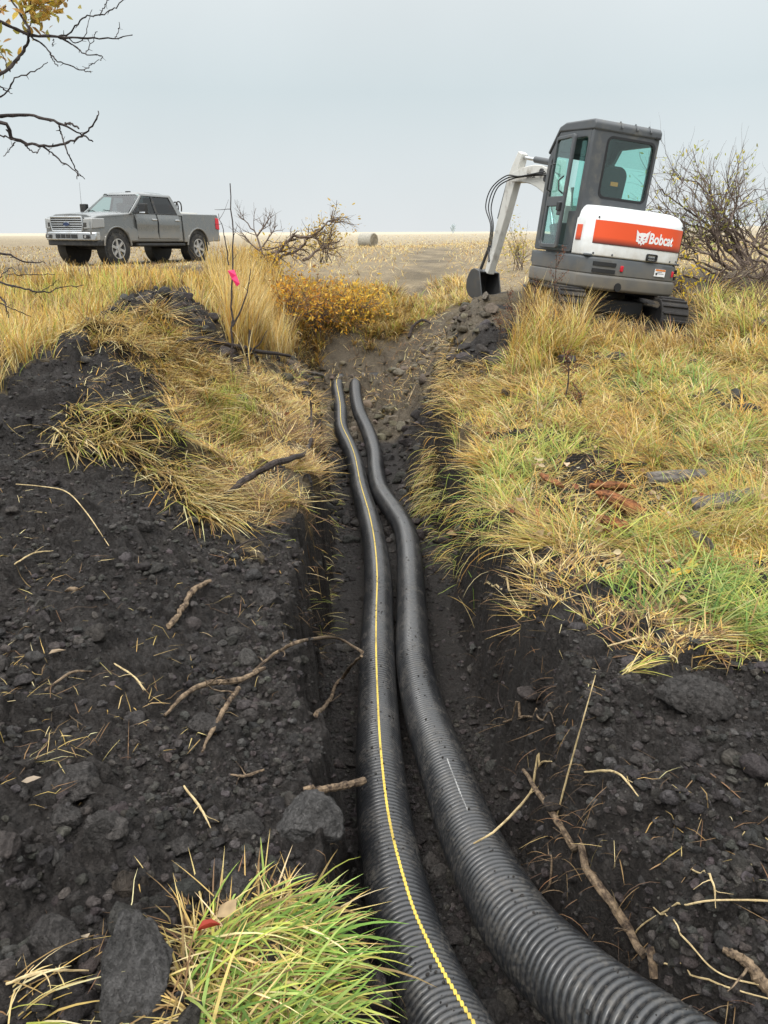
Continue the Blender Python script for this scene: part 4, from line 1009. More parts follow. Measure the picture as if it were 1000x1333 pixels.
mb.prism(bp_, .64, .86, 'z'); fb = mb.build('front_bumper', M['tr_chrome'], TR, bevel=.03)
mb = MB(); mb.box((0, 2.962, .745), (.84, .02, .11)); mb.build('lower_intake', M['tr_dark'], fb, bevel=.01)
for x in (-.2, 0, .2): mb = MB(); mb.box((x, 2.968, .745), (.012, .02, .1)); mb.build('intake_bar', M['tr_chrome'], fb)
mb = MB(); mb.prism([(x, y - .06) for x, y in bp_], .50, .645, 'z'); mb.build('air_dam', M['tr_dark'], TR, bevel=.02)
mb = MB(); mb.box((0, -2.95, .72), (1.85, .16, .2)); mb.build('rear_bumper', M['tr_chrome'], TR, bevel=.03)
mb = MB(); mb.box((0, -.1, .55), (1.2, 4.6, .16)); mb.lathe([(-.85, .06), (.85, .06)], (0, RW, .44), 'x', 10); mb.lathe([(-.85, .06), (.85, .06)], (0, FW, .44), 'x', 10); mb.build('chassis', M['tr_dark'], TR)
# wheels
def wheel(s, yc):
    xw = s * .84
    mb = MB(); wdt = .14
    mb.lathe([(-wdt, .27), (-wdt - .005, .36), (-wdt + .02, .415), (-.05, WR_), (.05, WR_), (wdt - .02, .415), (wdt + .005, .36), (wdt, .27)], (xw, yc, WR_), 'x', 40, closed=True)
    for k in range(30):
        a = 2 * math.pi * k / 30
        for off in (-.07, .07): mb.box((xw + off, yc + (WR_ + .002) * math.cos(a + off), WR_ + (WR_ + .002) * math.sin(a + off)), (.11, .045, .03), rot=(a + off + math.pi / 2, 0, 0))
    ty = mb.build('wheel', M['tyre'], TR, smooth_=True)
    mb = MB(); mb.lathe([(0, .275), (s * .13, .275), (s * .145, .26), (s * .10, .235), (s * .02, .23)], (xw, yc, WR_), 'x', 36)
    rm = mb.build('rim', M['tr_dark'], ty, smooth_=True)
    mb = MB(); mb.lathe([(s * .10, .275), (s * .15, .27), (s * .15, .245), (s * .10, .24)], (xw, yc, WR_), 'x', 36, closed=True)
    for k in range(6):
        a = 2 * math.pi * k / 6 + .3
        c_, s2 = math.cos(a), math.sin(a)
        def q(r, t, x): return (xw + s * x, yc + r * c_ - t * s2, WR_ + r * s2 + t * c_)
        mb.add([q(.03, -.045, .11), q(.03, .045, .11), q(.26, .05, .09), q(.26, -.05, .09), q(.03, -.035, .14), q(.03, .035, .14), q(.26, .035, .145), q(.26, -.035, .145)], [(3, 2, 1, 0), (4, 5, 6, 7), (0, 1, 5, 4), (1, 2, 6, 5), (2, 3, 7, 6), (3, 0, 4, 7)])
    mb.lathe([(s * .10, .07), (s * .155, .06)], (xw, yc, WR_), 'x', 18)
    mb.build('spokes', M['rim'], rm)
for s in (-1, 1):
    for yc in (FW, RW): wheel(s, yc)
mb = MB(); mb.tube([(.88, 1.42, 1.36), (.89, 1.38, 2.2)], [.006, .003], 5); mb.build('whip_antenna', M['tr_dark'], TR)

# load in the bed: things of their own
bpy.context.view_layer.update()
TM = Matrix.Translation(TR.location) @ TR.rotation_euler.to_matrix().to_4x4()
def intruck(p): return TM @ Vector(p)
TK = empty('fuel_tank', intruck((-.25, -1.45, .955)), TR.rotation_euler)
tag(TK, 'low pale fuel tank with pump and looped hose in the truck bed', 'fuel tank')
M['tank'] = simple('pale_tank_paint', (.45, .44, .40), .5, dirt=(.3, .27, .22)); M['pumpred'] = simple('red_pump_paint', (.45, .06, .03), .5)
mb = MB(); mb.box((0, -.12, .30), (1.1, .95, .6)); mb.build('tank_body', M['tank'], TK, bevel=.04)
mb = MB(); mb.box((-.1, .2, .70), (.2, .18, .22)); mb.lathe([(-.02, .09), (.12, .09)], (-.1, .2, .72), 'y', 14); mb.build('pump', M['pumpred'], TK, bevel=.02)
for k in range(2):
    mb = MB(); P_ = [(-.2 - .05 * k + .05 * math.sin(a * 2), .22 - .26 * (a / 3.4) - .1 * k, .62 + .30 * math.sin(a) + .02 * k) for a in np.linspace(0, math.pi, 16)]; mb.tube(P_, .022, 8); mb.build('hose', M['tr_dark'], TK, smooth_=True)
BXO = empty('storage_box', intruck((-.45, -2.38, .955)), TR.rotation_euler); tag(BXO, 'flat grey storage box on top of the load in the truck bed', 'box')
mb = MB(); mb.box((0, 0, .26), (.7, .55, .50)); mb.build('box_body', M['tank'], BXO, bevel=.02)
mb = MB(); mb.box((0, 0, .53), (.74, .6, .045)); mb.build('lid', M['tr_chrome'], BXO, bevel=.012)
# ------------------------------------------------------------------ clods and crumbs of earth
def ico(sub):
    bm = bmesh.new(); bmesh.ops.create_icosphere(bm, subdivisions=sub, radius=1)
    V = np.array([v.co[:] for v in bm.verts]); Fc = np.array([[v.index for v in f.verts] for f in bm.faces]); bm.free(); return V, Fc
def lumpy(V, seed, amp=.22, cuts=7):
    r_ = np.random.default_rng(seed); n = V / np.linalg.norm(V, axis=1)[:, None]; out = n.copy()
    for _ in range(cuts):      # broken faces
        d = r_.normal(size=3); d /= np.linalg.norm(d); h = r_.uniform(.45, .8); s = out @ d; out = out - np.where(s > h, (s - h) * .93, 0)[:, None] * d
    o = r_.uniform(0, 50, 3)
    k = fbm(n[:, 0] * 1.7 + o[0] + n[:, 2], n[:, 1] * 1.7 + o[1] - n[:, 2] * .7, 3, seed % 97) * amp + billow(n[:, 0] * 4 + o[2] + n[:, 2] * 2, n[:, 1] * 4 + n[:, 2] * 1.3, 3, seed % 89) * amp * .5
    return out * (1 + k)[:, None]
IV4, IF4 = ico(5); IV2, IF2 = ico(2); IV3, IF3 = ico(3)
M['clodbrown'] = soil_mat('brown_clod_soil', False, (.035, .028, .022))
M['clodgrey'] = soil_mat('grey_clod_soil', False, (.058, .055, .053))
M['stone'] = soil_mat('dark_stone', False, (.03, .031, .034))
CL = [
 (140, 1082, 78, 82, 'big square broken clod of black earth left of the loose crumbs', 'clod'),
 (168, 1143, 58, 52, 'rounded brownish clod below the big square clod', 'clodbrown'),
 (172, 1262, 120, 190, 'long upright slab of grey black earth beside the green grass tuft', 'clodgrey'),
 (395, 1062, 105, 78, 'large grey clod on the trench edge under the thick cut root', 'clodgrey'),
 (300, 1148, 74, 50, 'flat clod just above the green grass tuft', 'clod'),
 (237, 1098, 42, 38, 'small round clod right of the big square clod', 'clod'),
 (84, 1062, 46, 40, 'small wedge clod touching the left of the big square clod', 'clod'),
 (266, 945, 50, 44, 'angular clod left of the forked dry root', 'clod'),
 (14, 952, 28, 24, 'pale small clod at the left edge of the picture', 'clodgrey'),
 (100, 1018, 90, 56, 'broad low clod above the big square clod', 'clod'),
 (60, 1225, 100, 70, 'broad crumbly clod left of the long upright slab', 'clod'),
 (200, 1310, 64, 56, 'clod in front of the foot of the long upright slab', 'clod'),
 (350, 775, 52, 34, 'clod beside the upper end of the short thick stick', 'clod'),
 (318, 1075, 60, 44, 'clod left of the large grey clod on the trench edge', 'clod'),
 (905, 903, 104, 66, 'wide flat clod on the black soil of the right bank', 'clod'),
 (858, 822, 30, 26, 'small dark stone lying on straw on the right bank', 'stone'),
 (184, 682, 34, 20, 'small grey clod high on the left soil pile', 'clod'),
 (38, 606, 26, 18, 'small grey clod near the left edge of the soil pile', 'clod'),
]
for i, (u, v, wpx, hpx, lab, mt) in enumerate(CL):
    p = ghit(u, v + hpx * .22); dep = pix(p)[2]; sx_ = wpx * dep / 2000; sz_ = hpx * dep / 2000
    V = lumpy(IV4, 300 + i * 7, .26, 9); nV = V / np.linalg.norm(V, axis=1)[:, None]; V = V * (1 + .16 * billow(nV[:, 0] * 7 + nV[:, 2] * 3, nV[:, 1] * 7 - nV[:, 2] * 4, 4, 40 + i) + .05 * billow(nV[:, 1] * 17, nV[:, 2] * 17 + nV[:, 0] * 9, 3, 41 + i) - .05)[:, None]
    V = V / np.abs(V).max(0) * np.array([sx_, (sx_ + sz_) * .45, sz_ * .95])
    o = np_mesh('stone' if mt == 'stone' else 'soil_clod', V, IF4, M[mt], smooth_=True)
    o.location = (p[0], p[1] + sz_ * .2, p[2] + sz_ * .12); o.rotation_euler = (R(random.uniform(-12, 12)), R(random.uniform(-10, 10)), R(random.uniform(-25, 25)))
    tag(o, lab, 'stone' if mt == 'stone' else 'soil clod', None if mt == 'stone' else 'large clods of dug earth')

def scatter_polar(n, amax=.62, r0=2.4, r1=12, wt=None):
    a = rng.uniform(-amax, amax, n); l = rng.uniform(math.log(r0), math.log(r1), n)
    return CX + np.exp(l) * np.sin(a), CY + np.exp(l) * np.cos(a)
CRF = False
def crumbs(name, n, s0, s1, IV, IF, mat, r1=11, clump=.0, seed=0, mask=None, r0=2.6):
    x, y = scatter_polar(n, .62, r0, r1)
    w_ = sample(np.maximum(m_soil, m_clay * .8), x, y) if mask is None else mask(x, y)
    d = fbm(x * 1.6, y * 1.6, 3, 500 + seed) + .35 * fbm(x * 6, y * 6, 2, 510 + seed)
    keep = (w_ > .5) & (rng.uniform(-.35, .35, n) < d + clump); x, y = x[keep], y[keep]; n = len(x)
    s = s0 * (s1 / s0) ** (rng.random(n) ** 2.6)
    shapes = np.stack([lumpy(IV, 900 + seed * 31 + k, .28, 6) for k in range(14)]); pick = rng.integers(0, 14, n)
    th = rng.uniform(0, 6.283, n); c, q = np.cos(th), np.sin(th)
    S = shapes[pick] * (s[:, None, None] * np.stack([rng.uniform(.75, 1.3, n), rng.uniform(.75, 1.3, n), rng.uniform(.55, .95, n)], -1)[:, None, :])
    X = S[..., 0] * c[:, None] - S[..., 1] * q[:, None]; Y = S[..., 0] * q[:, None] + S[..., 1] * c[:, None]
    z = gz(x, y) + s * .25
    V = np.stack([X + x[:, None], Y + y[:, None], S[..., 2] + z[:, None]], -1).reshape(-1, 3)
    Fq = (IF[None] + (np.arange(n) * len(IV))[:, None, None]).reshape(-1, 3)
    cf = np.repeat((.5 * 3.0 ** rng.random(n))[:, None] * rng.uniform(.93, 1.07, (n, 3)), len(IV), 0)
    o = np_mesh(name, V, Fq, mat, smooth_=len(IV) > 100, colr=cf); tag(o, kind='stuff'); return o
crumbs('soil_crumbs', 110000, .0035, .02, IV2, IF2, M['crumb'], 10, .08, 1)
crumbs('soil_lumps', 7500, .012, .042, IV3, IF3, M['crumb'], 11, .0, 2)
crumbs('subsoil_crumbs', 16000, .015, .12, IV3, IF3, bpy.data.materials.get('x') or soil_mat('subsoil', False, (.10, .083, .06), tint=True), 17, .3, 3, mask=lambda x, y: sample(m_clay, x, y) * (y > 6), r0=8)

crumbs('soil_lumps', 9000, .02, .10, IV3, IF3, M['crumb'], 16, .15, 4, r0=8.5, mask=lambda x, y: sample(m_soil, x, y) * (sample(m_clay, x, y) < .4))
# earth that has fallen onto the pipes
def specks(name, W, n, seed):
    C_, S, U, dr, s = pipe_rings(W); i = rng.integers(int(len(C_) * .45), len(C_) - 1, n); t = s[-1] * i / len(C_)
    i = i[(fbm(t * 3.1, t * 0 + seed, 3, seed) + rng.uniform(-.4, .4, n)) > .08]; n = len(i); a = math.pi / 2 + rng.normal(size=n) * .55
    P = C_[i] + (POD / 2 + .0005) * (np.cos(a)[:, None] * S[i] + np.sin(a)[:, None] * U[i]); r_ = .0016 * (4.2 ** (rng.random(n) ** 3)); shp = np.stack([lumpy(IV2, 70 + k, .25, 5) for k in range(8)])[rng.integers(0, 8, n)]
    V = shp * r_[:, None, None] + P[:, None]; Fq = (IF2[None] + (np.arange(n) * len(IV2))[:, None, None]).reshape(-1, 3)
    tag(np_mesh(name, V.reshape(-1, 3), Fq, M['clod'], smooth_=False), kind='stuff')
specks('soil_specks', WL, 2300, 3); specks('soil_specks', WR, 1300, 8)

# ------------------------------------------------------------------ sticks and roots
def stick(name, lab, cat, P, rad, mat, group=None, jit=.25, n=26, sides=8, twigs=()):
    "P: (u, v, lift) on the ground, or (u, v, None, depth) in the air"
    W = []
    for q in P:
        if len(q) == 4: W.append(at(q[0], q[1], q[3]))
        else:
            g = ghit(q[0], q[1]); d = g - np.array([0, 0, CAMZ]); W.append(g - d / np.linalg.norm(d) * .0 + np.array([0, 0, q[2]]))
    C_ = catmull(np.array(W), n); r_ = np.interp(np.linspace(0, 1, n), np.linspace(0, 1, len(rad)), rad)
    C_ += rng.normal(size=C_.shape) * (r_ * jit * .6)[:, None]; r_ = r_ * (1 + .22 * perlin(np.linspace(0, 7, n), np.full(n, P[0][0] * .37), 5)) * rng.uniform(.95, 1.05, n)
    C_[:, 2] = np.maximum(C_[:, 2], gz(C_[:, 0], C_[:, 1]) + r_ * .7 + .009)
    mb = MB(); mb.tube(C_, r_, sides)
    o = mb.build(name, mat, smooth_=True); tag(o, lab, cat, group)
    for t0, ang, ln, rr in twigs:
        i = int(t0 * (n - 1)); T = C_[min(i + 1, n - 1)] - C_[i - 1]; T /= np.linalg.norm(T); s = np.array([0, 0, 1.0]); b_ = np.cross(T, s); b_ /= np.linalg.norm(b_)
        d = T * math.cos(ang) + (b_ * .8 + s * .5) * math.sin(ang); Q = [C_[i]]
        for k in range(6): d = d + rng.normal(size=3) * .18; d /= np.linalg.norm(d); Q.append(Q[-1] + d * ln / 6)
        mb = MB(); mb.tube(np.array(Q), np.linspace(rr, rr * .3, 7), 5); mb.build('twig', mat, o, smooth_=True)
    return o
GRT = 'cut roots and sticks along the trench'
stick('cut_root', 'dark cut root crossing the straw left of the trench, angled up to the right', 'root', [(295, 664, .10), (330, 645, .14), (380, 622, .15), (430, 600, .13)], [.016, .022, .022, .018], M['barkdark'], GRT)
stick('fallen_pole', 'long dark branch lying level across the straw beside the sapling', 'branch', [(232, 470, .18), (270, 473, .24), (320, 477, .20), (378, 478, .16)], [.02, .026, .026, .02], M['barkdark'], GRT, twigs=((.75, 1.6, .3, .012),))
stick('broken_stick', 'short thick peeled stick on the black soil, bent at the middle', 'stick', [(220, 821, .02), (238, 803, .035), (252, 780, .045), (275, 763, .03)], [.011, .012, .013, .009], M['root'], GRT)
stick('forked_root', 'long pale root arching from the soil to the striped pipe', 'root', [(330, 880, .02), (360, 864, .05), (400, 852, .07), (440, 846, .09), (472, 849, None, 3.55)], [.005, .007, .008, .008, .008], M['root'], GRT, twigs=((.3, .6, .16, .004), (.15, -.8, .14, .004)))
stick('hanging_root', 'peeled root slanting down the left trench wall to the pipe', 'root', [(412, 937, .02), (430, 920, .05), (452, 893, .10), (471, 853, None, 3.5)], [.010, .011, .010, .007], M['root'], GRT, twigs=((.3, 1.0, .1, .003),))
stick('root_stub', 'thick cut root stub sticking over the trench above the large grey clod', 'root', [(395, 1031, None, 2.44), (425, 1027, None, 2.46), (450, 1022, None, 2.5), (474, 1016, None, 2.56)], [.010, .012, .012, .012], M['root'], GRT, jit=.12)
stick('split_root', 'thin split root pointing down among the crumbs on the left', 'root', [(312, 905, .03), (300, 925, .04), (280, 955, .03), (264, 985, .02)], [.009, .009, .008, .004], M['root'], GRT, twigs=((.1, .3, .2, .004),))
stick('root_end', 'dark root end with frayed fibres near the forked root', 'root', [(215, 935, .01), (240, 915, .03), (270, 905, .05), (310, 900, .05), (345, 880, .04)], [.005, .008, .011, .012, .008], M['root'], GRT, twigs=((.5, 1.2, .12, .004), (.7, 2.0, .12, .004)))
stick('long_stick', 'long forked grey stick leaning down the right trench wall', 'stick', [(680, 1019, .06), (712, 1070, .06), (740, 1122, .08), (775, 1180, .08), (815, 1240, .08), (848, 1292, .05)], [.008, .011, .012, .013, .012, .010], M['root'], GRT, twigs=((.18, -2.2, .2, .004), (.45, 1.4, .1, .004), (.6, -1.5, .06, .005), (.8, 1.2, .07, .004)))
stick('thin_root', 'thin bent root crossing in front of the plain pipe', 'root', [(617, 1098, None, 2.55), (650, 1077, None, 2.55), (690, 1047, .06), (702, 1012, .06), (717, 1006, .05)], [.003, .0045, .005, .004, .002], M['straw'], GRT, twigs=((.5, 1.2, .1, .002), (.7, -1.4, .16, .0025)))
stick('wall_root', 'short branched root poking out high on the right trench wall', 'root', [(655, 952, .05), (680, 946, .05), (700, 950, .05), (722, 957, .04)], [.006, .006, .004, .002], M['root'], GRT, twigs=((.4, 1.0, .1, .003),))
stick('straw_stem', 'long dry straw stem curling across the lower right soil', 'straw stem', [(1010, 1190, .04), (960, 1192, .05), (905, 1199, .06), (850, 1212, .05), (824, 1230, .03), (850, 1260, .02), (900, 1278, .02), (960, 1298, .02), (1010, 1312, .02)], [0.0021, 0.0024, 0.0024, 0.0024, 0.0024, 0.0021, 0.0018], M['straw'], 'dry stems on the lower right soil', sides=6, n=40, jit=.1)
stick('straw_stem', 'straight pale straw stem crossing under the curled one', 'straw stem', [(848, 1200, .05), (890, 1245, .05), (935, 1280, .03), (1010, 1300, .03)], [0.0018, 0.0021, 0.0021, 0.0018], M['straw'], 'dry stems on the lower right soil', sides=6, jit=.1)
stick('broken_root', 'broken brown root lump at the lower right corner', 'root', [(940, 1245, .02), (965, 1262, .03), (985, 1285, .03), (1005, 1305, .02)], [.008, .012, .014, .016], M['root'], GRT, twigs=((.5, 1.4, .1, .004), (.3, -1.4, .08, .003)))
stick('upright_straw', 'pale upright stem standing left of the long stick', 'straw stem', [(723, 1078, .04), (740, 1030, .12), (752, 1005, .2), (765, 975, .28)], [.003, .003, .0025, .0015], M['straw'], 'dry stems on the lower right soil', sides=6, jit=.1)
stick('straw_stem', 'bent pale straw lying across the left soil pile', 'straw stem', [(22, 637, .03), (60, 645, .05), (90, 655, .06), (115, 680, .05), (143, 718, .03)], [0.0024, 0.003, 0.0036, 0.003, 0.0018], M['straw'], 'dry stems on the left soil', sides=6, jit=.1)
stick('dark_branch', 'curved dark branch poking out of the dry soil mound', 'branch', [(532, 442, .02), (538, 432, .12), (550, 426, .14), (560, 424, .05)], [.03, .03, .025, .02], M['barkdark'], GRT)
stick('grey_root', 'grey root lying on the far dry soil left of the pipes', 'root', [(378, 480, .05), (395, 488, .06), (420, 492, .05)], [.03, .035, .03], M['greywood'], GRT)
SML = 'small twigs on the dug earth'
for P, r_, m_, lab in (
  ([(60, 905, .02), (95, 885, .03), (120, 880, .02)], .005, 'root', 'small curved twig on the black soil at the middle left'),
  ([(150, 870, .02), (175, 888, .025), (190, 905, .02)], .004, 'straw', 'short pale twig in the middle of the left crumbs'),
  ([(240, 1030, .02), (262, 1062, .03), (275, 1085, .02)], .004, 'straw', 'thin pale twig slanting down above the small round clod'),
  ([(345, 1012, .03), (320, 1020, .03), (300, 1015, .02)], .005, 'root', 'short twig just left of the thick cut root stub'),
  ([(20, 740, .02), (45, 728, .03), (70, 722, .02)], .004, 'straw', 'short dry twig at the left edge under the bent straw'),
  ([(285, 740, .03), (320, 715, .04), (350, 705, .03)], .006, 'barkdark', 'dark twig under the left straw mat beside the short stick'),
  ([(655, 880, .04), (648, 915, .04), (660, 940, .02)], .004, 'barkdark', 'dark root loop hanging on the right trench wall'),
  ([(760, 1015, .03), (800, 1020, .04), (830, 1048, .03)], .004, 'straw', 'pale branched twig right of the top of the long stick'),
  ([(900, 1140, .02), (925, 1160, .03), (930, 1190, .02)], .003, 'straw', 'tiny pale twig above the curled stem at the lower right'),
  ([(690, 1180, .03), (715, 1160, .03), (712, 1110, .04)], .004, 'root', 'reddish rootlet hanging left of the long stick'),
  ([(10, 1290, .02), (60, 1282, .04), (118, 1276, .03)], .004, 'straw', 'pale straw lying in front of the broad crumbly clod'),
  ([(630, 770, .05), (660, 782, .06), (680, 778, .05)], .006, 'straw', 'pale splintered twig on the right trench lip'),
  ([(790, 850, .03), (830, 842, .04), (850, 838, .03)], .004, 'straw', 'long flat straw piece at the edge of the right straw mat')):
    stick('twig_piece', lab, 'twig', P, [r_ * .7, r_, r_ * .8, r_ * .4], M[m_], SML, jit=.2, n=16, sides=6, twigs=((.5, 1.1, .06, r_ * .5), (.7, -1.2, .05, r_ * .4)))
# rotten wood on the right bank
for i, (P, wd, lab) in enumerate((
  ([(768, 650), (800, 640), (835, 650)], .06, 'topmost reddish splinter of rotten wood on the right bank'),
  ([(775, 668), (815, 668), (850, 682)], .075, 'middle reddish chunk of rotten wood on the right bank'),
  ([(770, 690), (800, 695), (820, 702)], .05, 'lowest short chunk of rotten reddish wood on the right bank'),
  ([(700, 628), (722, 640), (730, 650)], .035, 'pale brown splinter of wood left of the rotten chunks'))):
    W = np.array([ghit(u, v) for u, v in P]); ax = W[-1] - W[0]; L_ = np.linalg.norm(ax); V = lumpy(IV4, 640 + i * 9, .12, 22); nV = V / np.linalg.norm(V, axis=1)[:, None]
    V = V / np.abs(V).max(0) * np.array([L_ * .55, wd * .9, wd * .5]); V[:, 2] += .35 * wd * billow(V[:, 1] * 60 + i, V[:, 0] * 5, 3, 77 + i) * np.sign(nV[:, 2]); V[:, 0] += .06 * L_ * fbm(V[:, 1] * 40, V[:, 2] * 40 + i, 2, 78) * np.sign(nV[:, 0])
    o = np_mesh('rotten_wood', V, IF4, M['rot'], smooth_=False); o.location = W.mean(0) + np.array([0, 0, .07]); o.rotation_euler = (R(random.uniform(-25, 25)), R(random.uniform(-12, 12)), math.atan2(ax[1], ax[0])); tag(o, lab, 'wood chunk', 'chunks of rotten wood')
for P, lab in (([(842, 632), (880, 630), (918, 626)], 'flat grey weathered board end lying in the grass'), ([(900, 668), (940, 662), (985, 650)], 'dark flat wood strip below the grey board end'), ([(895, 706), (915, 716), (925, 722)], 'small dark wood scrap near the yellow leaves')):
    W = np.array([ghit(u, v) for u, v in P]); W[:, 2] += .06; mb = MB()
    vs = []
    for p, wd in zip(W, (.05, .07, .03)): vs += [p + np.array([0, wd, .02]), p + np.array([0, -wd, .0]), p + np.array([0, -wd, -.035]), p + np.array([0, wd, -.02])]
    mb.add(vs, [(k * 4 + i, k * 4 + (i + 1) % 4, k * 4 + 4 + (i + 1) % 4, k * 4 + 4 + i) for k in range(2) for i in range(4)] + [(0, 1, 2, 3), (11, 10, 9, 8)])
    o = mb.build('weathered_board', M['greywood'], bevel=.008); tag(o, lab, 'wood scrap', 'grey wood scraps')

# ------------------------------------------------------------------ leaves
def leaf_faces(C_, dirs, ln, wd, cl, fold=.25, curl=.2):
    "pointed leaf of six faces at each point"
    n = len(C_); d = dirs / np.linalg.norm(dirs, axis=1)[:, None]
    up = rng.normal(size=(n, 3)); s = np.cross(d, up); s /= np.linalg.norm(s, axis=1)[:, None]; nn_ = np.cross(s, d)
    L3 = ln[:, None]; W3 = wd[:, None]; V = []
    for t, w_, z in ((0, .0, 0), (.3, .42, .05), (.65, .38, .02), (1, 0, -.1)):
        mid = C_ + d * L3 * t + nn_ * L3 * (z * curl * 5 * .3)
        if w_ == 0: V.append(mid)
        else: V += [mid - s * W3 * w_ + nn_ * W3 * fold * .5, mid, mid + s * W3 * w_ + nn_ * W3 * fold * .5]
    V = np.stack(V, 1)      # 0 | 1 2 3 | 4 5 6 | 7
    Fq = np.array([(0, 1, 2), (0, 2, 3), (1, 4, 5), (1, 5, 2), (2, 5, 6), (2, 6, 3), (4, 7, 5), (5, 7, 6)])
    Fa = (Fq[None] + (np.arange(n) * 8)[:, None, None]).reshape(-1, 3)
    return V.reshape(-1, 3), Fa, np.repeat(cl, 8, 0)
def pal(n, cols, var=.18):
    c = np.array(cols)[rng.integers(0, len(cols), n)]; return np.clip(c * rng.uniform(1 - var, 1 + var, (n, 1)) * rng.uniform(.93, 1.07, (n, 3)), 0, 1)
FALL = [
 (275, 1248, 32, (.36, .05, .03), 'torn red leaf lying in the green grass tuft', 18), (300, 1225, 34, (.42, .30, .17), 'crumpled tan leaf above the red leaf in the tuft', 40),
 (14, 1020, 22, (.45, .22, .07), 'small orange leaf at the left edge on black soil', 60), (42, 1025, 24, (.38, .30, .22), 'curled pale leaf right of the small orange leaf', 20), (96, 776, 22, (.36, .26, .17), 'pale torn leaf on the left soil pile', 10), (75, 857, 22, (.40, .30, .2), 'folded pale leaf halfway down the left soil', 30),
 (108, 1236, 26, (.42, .34, .24), 'torn cream leaf left of the long upright slab', 50), (590, 698, 20, (.42, .27, .15), 'pink tan leaf on the trench lip', 0), (922, 805, 22, (.36, .12, .05), 'small russet leaf in the grass of the right bank', 20), (885, 752, 34, (.62, .38, .04), 'bright yellow leaf on the right bank', 15), (900, 742, 24, (.55, .40, .08), 'pale yellow leaf touching the bright yellow leaf', 70),
 (800, 700, 26, (.5, .36, .17), 'beige leaf just below the rotten wood', 25), (868, 676, 22, (.55, .45, .3), 'cream leaf right of the rotten wood', 45), (925, 690, 18, (.6, .56, .48), 'white scrap of leaf near the dark wood strip', 45),
]
for i, (u, v, s, c, lab, rz) in enumerate(FALL):
    p = ghit(u, v); dep = pix(p)[2]; L_m = s * dep / 1000
    a = R(rz); d = np.array([[math.cos(a), math.sin(a) * 1.4, .15]])
    V, Fa, cc = leaf_faces(np.zeros((1, 3)), d, np.array([L_m]), np.array([L_m * .75]), np.array([c]), fold=.5)
    lift = .10 if i < 2 else .025
    V -= V.mean(0); V[:, 2] = np.abs(V[:, 2]) * .7
    o = np_mesh('fallen_leaf', V, Fa, M['leaf'], colr=cc * rng.uniform(.75, 1.2, (len(V), 1))); o.location = (p[0], p[1], p[2] + lift); tag(o, lab, 'leaf', 'fallen leaves')

lx, ly = [], []
LP = [wpoly(P) for P in ([(620, 560), (760, 560), (870, 620), (1000, 660), (1000, 740), (860, 730), (720, 700), (640, 640)], [(560, 640), (760, 700), (900, 740), (900, 800), (700, 760), (600, 710)], [(230, 480), (420, 480), (430, 640), (300, 680)])]
x = rng.uniform(-3, 5, 60000); y = rng.uniform(2.5, 10, 60000); k = region(LP, x, y) & (sample(GF, x, y) < .2) & (rng.random(60000) < .035 * np.clip(5 / np.hypot(x, y), .3, 2)); x, y = x[k], y[k]; n = len(x); a = rng.uniform(0, 6.28, n); l_ = rng.uniform(.025, .075, n)
V, Fa, cc = leaf_faces(np.stack([x, y, gz(x, y) + rng.uniform(.01, .09, n)], -1), np.stack([np.cos(a), np.sin(a), rng.normal(size=n) * .3], -1), l_, l_ * rng.uniform(.4, .8, n), pal(n, [(.36, .22, .11), (.46, .33, .19), (.22, .12, .06), (.56, .44, .28), (.28, .10, .05)], .25), fold=.5)
tag(np_mesh('leaf_litter', V, Fa, M['leaf'], colr=cc), kind='stuff')
# ------------------------------------------------------------------ branching wood
def grow(mb, P, r0, r1, twig=0, tl=.4, lvl=1, spread=.9, up=.25, tips=None, n=14, sides=6, wob=.02):
    C_ = catmull(np.array(P, float), n); L_m = np.linalg.norm(np.diff(C_, axis=0), axis=1).sum()
    C_[1:] += rng.normal(size=(n - 1, 3)) * wob * L_m * .3
    mb.tube(C_, np.linspace(r0, r1, n), sides)
    if tips is not None: tips.append(C_)
    for k in range(twig):
        i = rng.integers(int(n * .25), n - 1); T = C_[i + 1] - C_[i]; T /= np.linalg.norm(T) + 1e-9
        d = T + rng.normal(size=3) * spread + np.array([0, 0, up]); d /= np.linalg.norm(d); Q = [C_[i]]; ln = tl * rng.uniform(.5, 1.2)
        for j in range(4): d = d + rng.normal(size=3) * .16 + np.array([0, 0, .05]); d /= np.linalg.norm(d); Q.append(Q[-1] + d * ln / 4)
        rr = (r0 + (r1 - r0) * i / n) * .6
        if lvl > 0: grow(mb, Q, rr, rr * .45, max(1, twig // 2), tl * .55, lvl - 1, spread, up, tips, 8, 5, wob)
        else:
            mb.tube(catmull(np.array(Q), 6), np.linspace(rr, rr * .4, 6), 4)
            if tips is not None: tips.append(catmull(np.array(Q), 6))
def leaves_on(tips, n, ln, cols, drop=.02, name='leaves', parent=None, spread=.02):
    pts = []; dr = []
    for _ in range(n):
        T = tips[rng.integers(0, len(tips))]; i = rng.integers(len(T) // 3, len(T)); pts.append(T[i] + rng.normal(size=3) * spread); d = T[i] - T[i - 1]; dr.append(d / (np.linalg.norm(d) + 1e-9) + rng.normal(size=3) * .7 + np.array([0, 0, -.3]))
    l_ = ln * rng.uniform(.6, 1.3, n)
    V, Fa, cc = leaf_faces(np.array(pts), np.array(dr), l_, l_ * .42, pal(n, cols))
    return np_mesh(name, V, Fa, M['leaf'], parent, colr=cc)
YL = [(.55, .36, .06), (.5, .30, .08), (.36, .22, .08), (.42, .36, .09)]

